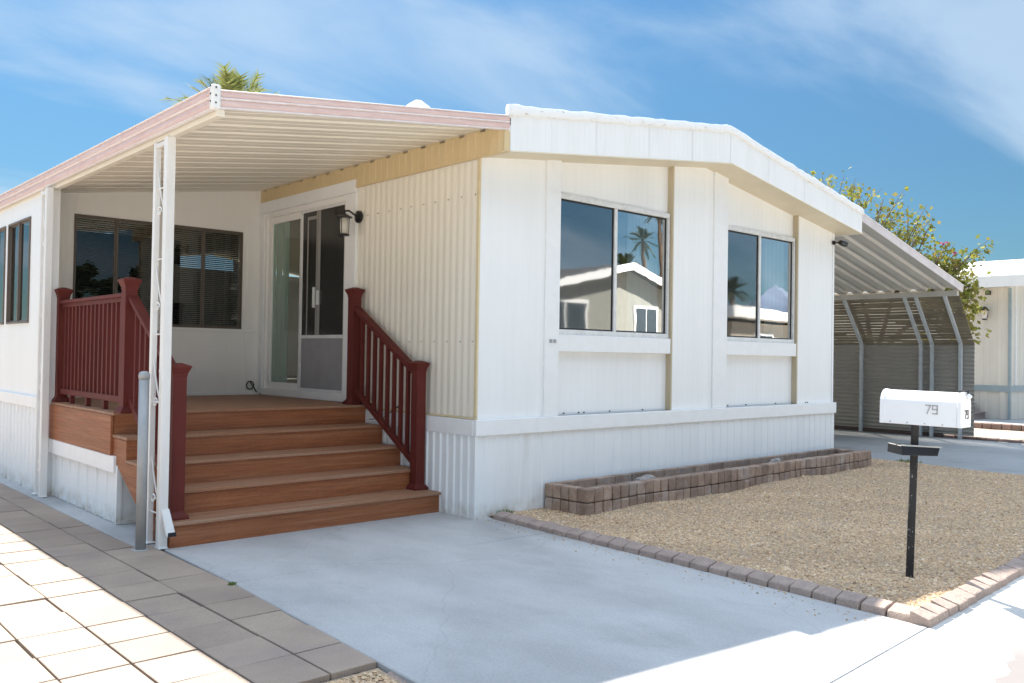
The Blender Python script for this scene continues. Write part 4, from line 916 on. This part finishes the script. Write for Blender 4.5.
b = MB(); b.box(nx0 + .35, nx0 + .39, ny0 - .035, ny0, .95, 3.4); b.box(nx0 + 1.9, nx0 + 1.94, ny0 - .035, ny0, .95, 3.4); b.build('batten', M_trim, NB)
b = MB(); b.prism([(17.55, 3.36), (21.3, 3.9), (25.0, 3.36), (25.0, 3.62), (21.3, 4.28), (20.4, 4.26), (20.2, 4.12), (17.55, 3.62)], 1, ny0 - .5, 14); b.build('roof', M_roofc, NB)
b = MB(); b.prism([(17.50, 3.32), (21.3, 3.86), (25.05, 3.32), (25.05, 3.60), (21.3, 4.16), (17.50, 3.60)], 1, ny0 - .53, ny0 - .505); b.box(17.50, 17.545, ny0 - .5, 14, 3.32, 3.58); b.build('fascia', M_ntrim if False else M_fascia, NB)
b = MB(); b.box(17.0 + .9, 18.0, 1.85, 1.95, 3.17, 3.27); b.build('camera_box', M_black, NB)
ln = thing('wall_lantern', 'small black lantern on the cream wall of the neighbouring home', 'lantern', (17.97, 1.95, 2.7))
b = MB(); b.box(17.94, 17.968, 1.90, 2.0, 2.6, 2.8); b.lathe((17.87, 1.95, 2.78), [(.11, 0), (.06, .07), (.01, .10)], 8); b.lathe((17.87, 1.95, 2.55), [(.05, 0), (.07, .03)], 8); b.build('lantern_cage', M_black, ln)
b = MB(); b.lathe((17.87, 1.95, 2.58), [(.055, 0), (.075, .2)], 8); b.build('lantern_glass', M_lampglass, ln)
nst = thing('entry_steps', 'low brown carpeted steps beside the neighbouring home', 'steps', (17.4, 2.6, .13))
for k, (xa, ya, z0, z1) in enumerate(((17.0, 1.95, .13, .30), (17.25, 2.2, .30, .50), (17.5, 2.45, .50, .68))):
    b = MB(); b.box(xa, 17.95, ya, 3.6, z0, z1 - .03); b.box(xa - .03, 17.95, ya - .03, 3.6, z1 - .03, z1); b.build('step', M_nbrown, nst, bevel=.005)

# ================================================================ HOUSES ACROSS THE STREET (seen in the window reflections)
OH = thing('grey_house', 'grey gabled home with white fascia and white windows reflected in the left window', 'house', (18.4, -14, 0))
def opp_house(root, x0, x1, y, ez, az, wall, xap, back=9, wins=()):
    b = MB(); b.prism([(x0, 0), (x1, 0), (x1, ez), (xap, az - .08), (x0, ez)], 1, y - back, y); b.build('wall', wall, root)
    b = MB(); o_ = .45; sL = (az - ez) / (xap - x0); sR = (az - ez) / (x1 - xap)
    for s_, xe, sl_ in ((-1, x0, sL), (1, x1, sR)):
        xe2 = xe + s_ * o_
        b.hexa([(xap, y - back, az - .05), (xe2, y - back, ez - o_ * sl_ - .05), (xe2, y + .5, ez - o_ * sl_ - .05), (xap, y + .5, az - .05), (xap, y - back, az + .06), (xe2, y - back, ez - o_ * sl_ + .06), (xe2, y + .5, ez - o_ * sl_ + .06), (xap, y + .5, az + .06)])
    b.build('roof', M_shingle, root)
    b = MB()
    for s_, xe, sl_ in ((-1, x0, sL), (1, x1, sR)):
        xe2 = xe + s_ * o_; b.bar((xap, y + .52, az - .04), (xe2, y + .52, ez - o_ * sl_ - .04), .04, .26)
    b.build('fascia', M_trim, root)
    for (a0, a1, z0, z1) in wins:
        b = MB(); b.box(a0 - .1, a1 + .1, y, y + .05, z0 - .1, z1 + .1); f = b.build('window', M_trim, root)
        b = MB(); am = (a0 + a1) / 2; b.box(a0, am - .03, y + .05, y + .06, z0, z1); b.box(am + .03, a1, y + .05, y + .06, z0, z1); b.build('pane', mat('dark_pane', (.05, .06, .07), .1), f)
opp_house(OH, 12.6, 23.2, -14, 3.35, 4.72, M_ogrey, 18.5, wins=((14.6, 16.6, 2.35, 3.3), (19.25, 20.4, 2.4, 3.25)))
OH2 = thing('white_roofed_house', 'low beige home with white roof reflected in the right window', 'house', (29, -14, 0))
b = MB(); b.box(25.3, 34, -24, -14, 0, 3.0); b.build('wall', mat('opp_beige', (.42, .38, .32), .6), OH2)
b = MB(); b.hexa([(24.6, -24, 3.2), (34.6, -24, 3.0), (34.6, -13.4, 3.0), (24.6, -13.4, 3.2), (24.6, -24, 3.75), (34.6, -24, 3.4), (34.6, -13.4, 3.35), (24.6, -13.4, 3.62)]); b.build('roof', M_roofc, OH2)
b = MB(); b.box(27.0, 28.3, -14.0, -13.93, 1.5, 2.6); f = b.build('window', M_trim, OH2); b = MB(); b.box(27.1, 28.2, -13.93, -13.92, 1.6, 2.5); b.build('pane', mat('dark_pane_b', (.05, .06, .07), .1), f)
OH3 = thing('cream_house', 'cream home with grey roof across the street behind the camera', 'house', (-11, -15, 0))
opp_house(OH3, -17, -5, -15, 3.1, 4.3, M_ncream, -11, wins=((-15, -13, 1.5, 2.6), (-9, -7, 1.5, 2.6)))
# mountains
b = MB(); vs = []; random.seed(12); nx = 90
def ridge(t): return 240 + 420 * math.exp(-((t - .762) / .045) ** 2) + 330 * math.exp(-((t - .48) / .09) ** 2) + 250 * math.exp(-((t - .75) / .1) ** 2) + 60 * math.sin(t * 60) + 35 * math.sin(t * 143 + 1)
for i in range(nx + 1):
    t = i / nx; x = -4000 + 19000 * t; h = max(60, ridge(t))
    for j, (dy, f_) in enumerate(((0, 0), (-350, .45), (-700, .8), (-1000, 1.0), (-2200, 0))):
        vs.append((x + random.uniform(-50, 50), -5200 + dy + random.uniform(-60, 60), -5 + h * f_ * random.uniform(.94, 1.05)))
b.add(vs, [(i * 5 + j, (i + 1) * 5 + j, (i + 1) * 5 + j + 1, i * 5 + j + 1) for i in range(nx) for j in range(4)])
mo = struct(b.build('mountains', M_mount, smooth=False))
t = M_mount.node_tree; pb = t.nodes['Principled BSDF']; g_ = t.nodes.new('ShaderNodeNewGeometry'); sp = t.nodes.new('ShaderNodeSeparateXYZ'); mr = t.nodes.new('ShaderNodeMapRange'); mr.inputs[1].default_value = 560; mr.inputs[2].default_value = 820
mx = t.nodes.new('ShaderNodeMix'); mx.data_type = 'RGBA'; t.links.new(g_.outputs['Position'], sp.inputs[0]); t.links.new(sp.outputs[2], mr.inputs[0]); t.links.new(mr.outputs[0], mx.inputs[0]); t.links.new(pb.inputs['Base Color'].links[0].from_socket, mx.inputs[6]); mx.inputs[7].default_value = (.12, .15, .21, 1); t.links.new(mx.outputs[2], pb.inputs['Base Color'])  # snow above the snow line darkened and blued, with haze in its colour

# ================================================================ VEGETATION
def fan_palm(loc, h, nf, fl, seed, label, group=None, m_=M_palm, thick=.22, updir=0.0):
    random.seed(seed); T = thing('palm_tree', label, 'palm tree', loc, group); L0 = Vector(loc)
    b = MB(); pts = [L0 + Vector((.25 * math.sin(k * .5), .2 * math.sin(k * .4), h * k / 9)) for k in range(10)]; b.tube(pts, thick, 9, radii=[thick * (1.25 - .5 * k / 9) for k in range(10)]); b.build('trunk', M_bark, T, smooth=True)
    top = pts[-1]; b = MB()
    for i in range(nf):
        az = i * 2.39996 + random.uniform(-.2, .2); el = random.uniform(-.5, 1.35) if i % 3 else random.uniform(.5, 1.45)
        d = Vector((math.cos(az) * math.cos(el), math.sin(az) * math.cos(el), math.sin(el))); L_ = fl * random.uniform(.8, 1.1)
        prev = top; path = []
        for k in range(9):
            s_ = k / 8; path.append(top + d * (L_ * s_) + Vector((0, 0, -L_ * .38 * s_ * s_ * (1.1 - .5 * math.sin(el)))))
        b.tube(path, .02, 4, radii=[.03 * (1 - .8 * k / 8) + .004 for k in range(9)])
        sidev = d.cross(Vector((0, 0, 1))).normalized()
        for k in range(26):
            s_ = .22 + .78 * k / 26; i0 = min(7, int(s_ * 8)); fr = s_ * 8 - i0; p = path[i0].lerp(path[i0 + 1], fr); tan = (path[i0 + 1] - path[i0]).normalized()
            for q in (-1, 1):
                ll = fl * .26 * (1 - .55 * abs(s_ - .5) * 2 * .8) * random.uniform(.8, 1.1)
                dd = (sidev * q * .75 + tan * .75 + Vector((0, 0, random.uniform(-.35, .1)))).normalized(); e = p + dd * ll; wv = tan * .035
                b.add([p - wv, p + wv, e], [(0, 1, 2)])
    b.build('crown', m_, T); return T
fan_palm((9.9, 26.5, -.1), 10.15, 60, 3.1, 3, 'feathery yellow-green palm crown rising behind the porch awning roof')
fan_palm((44.8, -36, -.1), 7.9, 40, 1.7, 5, 'short bushy palm beyond the grey house across the street', m_=M_dgreen)
fan_palm((49.2, -38, -.1), 10.8, 30, 1.5, 6, 'medium slim palm beyond the grey house across the street', m_=M_dgreen, thick=.2)
fan_palm((56.3, -42, -.1), 14.6, 30, 1.8, 7, 'tallest slim palm beyond the grey house across the street', m_=M_dgreen, thick=.24)
fan_palm((43.5, -26, -.1), 5.9, 34, 1.5, 8, 'dark palm behind the white-roofed home across the street', m_=M_dgreen)

def branchy(loc, lims, seed, label, name='flowering_tree', spread=1.0, hgt=5.2, nleaf=26, m_=M_leaf, ls=.085, flowers=True, density=1.0, cat='tree'):
    random.seed(seed); T = thing(name, label, cat, loc); L0 = Vector(loc); tb = MB(); lb = MB(); fb = MB(); tips = []
    def leaf(b, p, s_):
        d = Vector((random.gauss(0, 1), random.gauss(0, 1), random.gauss(-.3, .8))).normalized(); u = d.orthogonal().normalized(); v = d.cross(u)
        a = random.uniform(0, 6.28); u2 = u * math.cos(a) + v * math.sin(a)
        b.add([p, p + d * s_ * .5 + u2 * s_ * .36, p + d * s_, p + d * s_ * .5 - u2 * s_ * .36], [(0, 1, 2, 3)])
    def grow(p, d, L_, r, lv):
        n = 4; path = [p]; q = p.copy(); dd = d.copy()
        for k in range(n):
            dd = (dd + Vector((random.gauss(0, .16), random.gauss(0, .16), random.gauss(.03, .10)))).normalized(); q = q + dd * L_ / n; path.append(q.copy())
        tb.tube(path, r, 6 if lv < 2 else 4, radii=[r * (1 - .45 * k / n) for k in range(n + 1)])
        if lv >= 2:
            for k in range(1, n + 1):
                for _ in range(int(nleaf * density * (1.5 if k == n else .5) * random.choice([.3, .7, 1, 1.5]))):
                    leaf(lb, path[k] + Vector((random.gauss(0, .10), random.gauss(0, .10), random.gauss(-.02, .09))), ls * random.uniform(.6, 1.25))
            if flowers and random.random() < .16:
                for _ in range(5): leaf(fb, path[-1] + Vector((random.gauss(0, .03), random.gauss(0, .03), random.gauss(0, .03))), .075)
        if lv < 3:
            for k in range(random.choice([3, 4])if lv < 2 else random.choice([1, 2, 3])):
                t_ = random.randint(2, n); az = random.uniform(0, 6.28); sp_ = random.uniform(.5, 1.0) * spread
                nd = (dd + Vector((math.cos(az) * sp_, math.sin(az) * sp_, random.uniform(-.1, .35)))).normalized()
                grow(path[t_], nd, L_ * random.uniform(.6, .78), r * .55, lv + 1)
    for i in range(lims):
        az = i * 6.28 / lims + random.uniform(-.3, .3); grow(L0, Vector((math.cos(az) * .42 * spread, math.sin(az) * .42 * spread, 1)).normalized(), hgt * .42, .06, 0)
    tb.build('trunk', M_bark, T, smooth=True); lb.build('crown', m_, T)
    if fb.v: fb.build('blossom', M_flower, T)
    return T
TIPS = [(13.57, 3.95, 5.83), (14.5, 4.19, 5.81), (14.39, 3.73, 5.59), (13.73, 3.07, 5.18), (14.04, 2.99, 5.35), (13.98, 2.66, 4.97), (14.25, 2.44, 4.75), (14.43, 2.98, 4.83), (13.52, 2.01, 4.23), (13.44, 2.23, 4.27), (14.49, 2.0, 4.89), (13.96, 1.63, 4.48), (14.39, 2.18, 4.58), (13.4, 1.24, 3.8), (13.98, 1.27, 3.6), (14.34, 1.83, 3.93), (13.7, 0.92, 3.56), (14.63, 1.07, 3.37), (14.57, 1.39, 3.27), (13.44, 1.13, 2.93), (13.43, 0.85, 2.76), (14.1, 1.01, 2.49), (14.62, 1.0, 2.66), (13.9, 1.12, 2.27), (13.68, 0.75, 2.16), (13.95, 1.0, 1.92), (13.44, 1.92, 4.81), (13.69, 3.19, 5.6), (13.97, 0.58, 3.8), (14.04, 0.73, 3.04), (13.7, 1.26, 3.41), (13.7, 1.81, 4.09), (13.68, 0.8, 2.93), (14.0, 1.27, 2.55)]
def tip_tree(loc, tips, seed, label):
    """trunk, limbs reaching every listed twig end, loose leaf sprays along each twig"""
    random.seed(seed); T = thing('flowering_tree', label, 'tree', loc); L0 = Vector(loc); tb = MB(); lb = MB(); fb = MB()
    crotch = L0 + Vector((.05, -.1, 1.5)); tb.tube([L0, L0 + Vector((.03, .02, .7)), crotch], .09, 8, radii=[.11, .09, .08])
    hubs = [crotch + Vector((random.uniform(-.3, .3), (k - 1.5) * .75, 1.0 + .35 * k)) for k in range(4)]
    for h in hubs: tb.tube([crotch, crotch.lerp(h, .5) + Vector((.1, 0, .12)), h], .05, 6, radii=[.06, .05, .035])
    def leaf(b, p, s_):
        d = Vector((random.gauss(0, 1), random.gauss(0, 1), random.gauss(-.5, .7))).normalized(); u = d.orthogonal().normalized(); v = d.cross(u)
        a = random.uniform(0, 6.28); u2 = u * math.cos(a) + v * math.sin(a)
        b.add([p, p + d * s_ * .45 + u2 * s_ * .34, p + d * s_, p + d * s_ * .45 - u2 * s_ * .34], [(0, 1, 2, 3)])
    for k, t in enumerate(tips):
        t = Vector(t)
        for rep in range(3):
            e = t + (Vector((random.gauss(0, .4), random.gauss(.06, .13), random.gauss(.03, .14))) if rep else Vector((0, 0, 0)))
            h = min(hubs, key=lambda q: (q - e).length); mid = h.lerp(e, .55) + Vector((random.gauss(0, .1), random.gauss(0, .1), .18)); path = [h, h.lerp(mid, .5) + Vector((0, 0, .05)), mid, mid.lerp(e, .5) + Vector((0, 0, .05)), e]
            tb.tube(path, .02, 4, radii=[.022, .018, .013, .008, .004])
            dens = 1.0 if t.z > 4.4 else (1.5 if t.z > 3.6 else 2.4)
            for q in range(int(16 * dens)):
                f_ = random.random() ** .6; i0 = 2 + min(1, int(f_ * 2)); p = path[i0].lerp(path[i0 + 1], f_ * 2 - (i0 - 2)); sp_ = .10
                leaf(lb, p + Vector((random.gauss(0, sp_), random.gauss(0, sp_), random.gauss(-.03, sp_))), random.uniform(.07, .15))
            if random.random() < .035:
                for _ in range(6): leaf(fb, e + Vector((random.gauss(0, .03), random.gauss(0, .03), random.gauss(0, .03))), .085)
    tb.build('trunk', M_bark, T, smooth=True); lb.build('crown', M_leaf, T); fb.build('blossom', M_flower, T)
tip_tree((13.75, 2.9, 0), TIPS, 3, 'sparse yellow-green tree with pink blossoms behind the carport roof')
branchy((5.6, -21, -.1), 4, 5, 'dense green tree across the street reflected in the porch windows', name='shade_tree', hgt=5.2, nleaf=40, ls=.22, m_=M_dgreen, flowers=False, spread=1.1)
branchy((1.0, -23, -.1), 4, 9, 'second dense green tree across the street left of the first', name='shade_tree', hgt=5.0, nleaf=40, ls=.22, m_=M_dgreen, flowers=False, spread=1.1)

# dense hedge on the far side of the louvred wall
# small weeds
def weed(name, loc, n, r, h, label, seed):
    random.seed(seed); b = MB(); L0 = Vector(loc)
    for _ in range(n):
        a = random.uniform(0, 6.28); rr = r * random.random() ** .6; p = L0 + Vector((rr * math.cos(a), rr * math.sin(a), 0)); d = Vector((random.gauss(0, .5), random.gauss(0, .5), 1)).normalized(); hh = h * random.uniform(.4, 1); s_ = d.cross(Vector((random.random(), random.random(), 0))).normalized() * .006
        b.add([p - s_, p + s_, p + d * hh * .6 + s_, p + d * hh], [(0, 1, 2, 3)])
    return tag(b.build(name, M_weed, origin=loc), label, 'weed')
weed('weed', (.28, -.10, .01), 80, .07, .08, 'small green weed at the start of the edging row by the house corner', 1)
weed('weed', (7.38, -.75, .02), 200, .16, .12, 'low green weed at the far edge of the gravel bed', 2)
weed('weed', (7.36, -.28, .02), 60, .07, .07, 'tiny weed tuft near the far end of the planter', 5)
weed('weed', (-2.70, -.80, .0), 40, .02, .03, 'tiny weed in the joint between pavers and driveway', 3)

# pieces that stand apart become objects of their own, under the same parent
def split_islands(o, gap=.05):
    me = o.data; n = len(me.vertices); par = list(range(n))
    def find(a):
        while par[a] != a: par[a] = par[par[a]]; a = par[a]
        return a
    for e in me.edges:
        a, b_ = find(e.vertices[0]), find(e.vertices[1])
        if a != b_: par[a] = b_
    comp = {}
    for i in range(n): comp.setdefault(find(i), []).append(i)
    comps = list(comp.values()); bb = []
    for c in comps:
        P = [me.vertices[i].co for i in c]; bb.append([[min(p[k] for p in P) for k in range(3)], [max(p[k] for p in P) for k in range(3)]])
    grp = list(range(len(comps)))
    def gf(a):
        while grp[a] != a: a = grp[a]
        return a
    for i in range(len(comps)):
        for j in range(i):
            if all(bb[i][0][k] - gap <= bb[j][1][k] and bb[j][0][k] - gap <= bb[i][1][k] for k in range(3)):
                a, b_ = gf(i), gf(j)
                if a != b_: grp[a] = b_
    sets = {}
    for i, c in enumerate(comps): sets.setdefault(gf(i), set()).update(c)
    if len(sets) < 2: return
    sets = list(sets.values()); base = o.name.split('.')[0]
    for q, st in enumerate(sets):
        idx = {v: k for k, v in enumerate(sorted(st))}
        m2 = bpy.data.meshes.new(base); m2.from_pydata([tuple(me.vertices[v].co) for v in sorted(st)], [], [tuple(idx[v] for v in p.vertices) for p in me.polygons if p.vertices[0] in st]); m2.update()
        for mm in me.materials: m2.materials.append(mm)
        sm = me.polygons[0].use_smooth
        for p in m2.polygons: p.use_smooth = sm
        if q == 0: first = m2
        else:
            o2 = o.copy(); o2.data = m2; COL.objects.link(o2)
    o.data = first
for nm in ('wall_screw', 'scroll_ironwork', 'screw_row', 'wall_batten', 'batten', 'bay_edge_trim', 'stringer', 'outlet_plate', 'door_handle', 'inner_wall', 'floor', 'far_side_wall', 'front_wall', 'corner_rivet', 'mounting_flange', 'pane', 'porch_wall', 'flank_wall', 'fascia', 'skirt_band', 'eave_cap', 'porch_wall_trim', 'lantern_cage', 'screen_leaf', 'glass_leaf_stile', 'trim', 'sash_seal', 'sliding_door', 'tray_lip', 'wall'):
    for o in [o for o in bpy.data.objects if o.type == 'MESH' and o.name.split('.')[0] == nm]: split_islands(o)
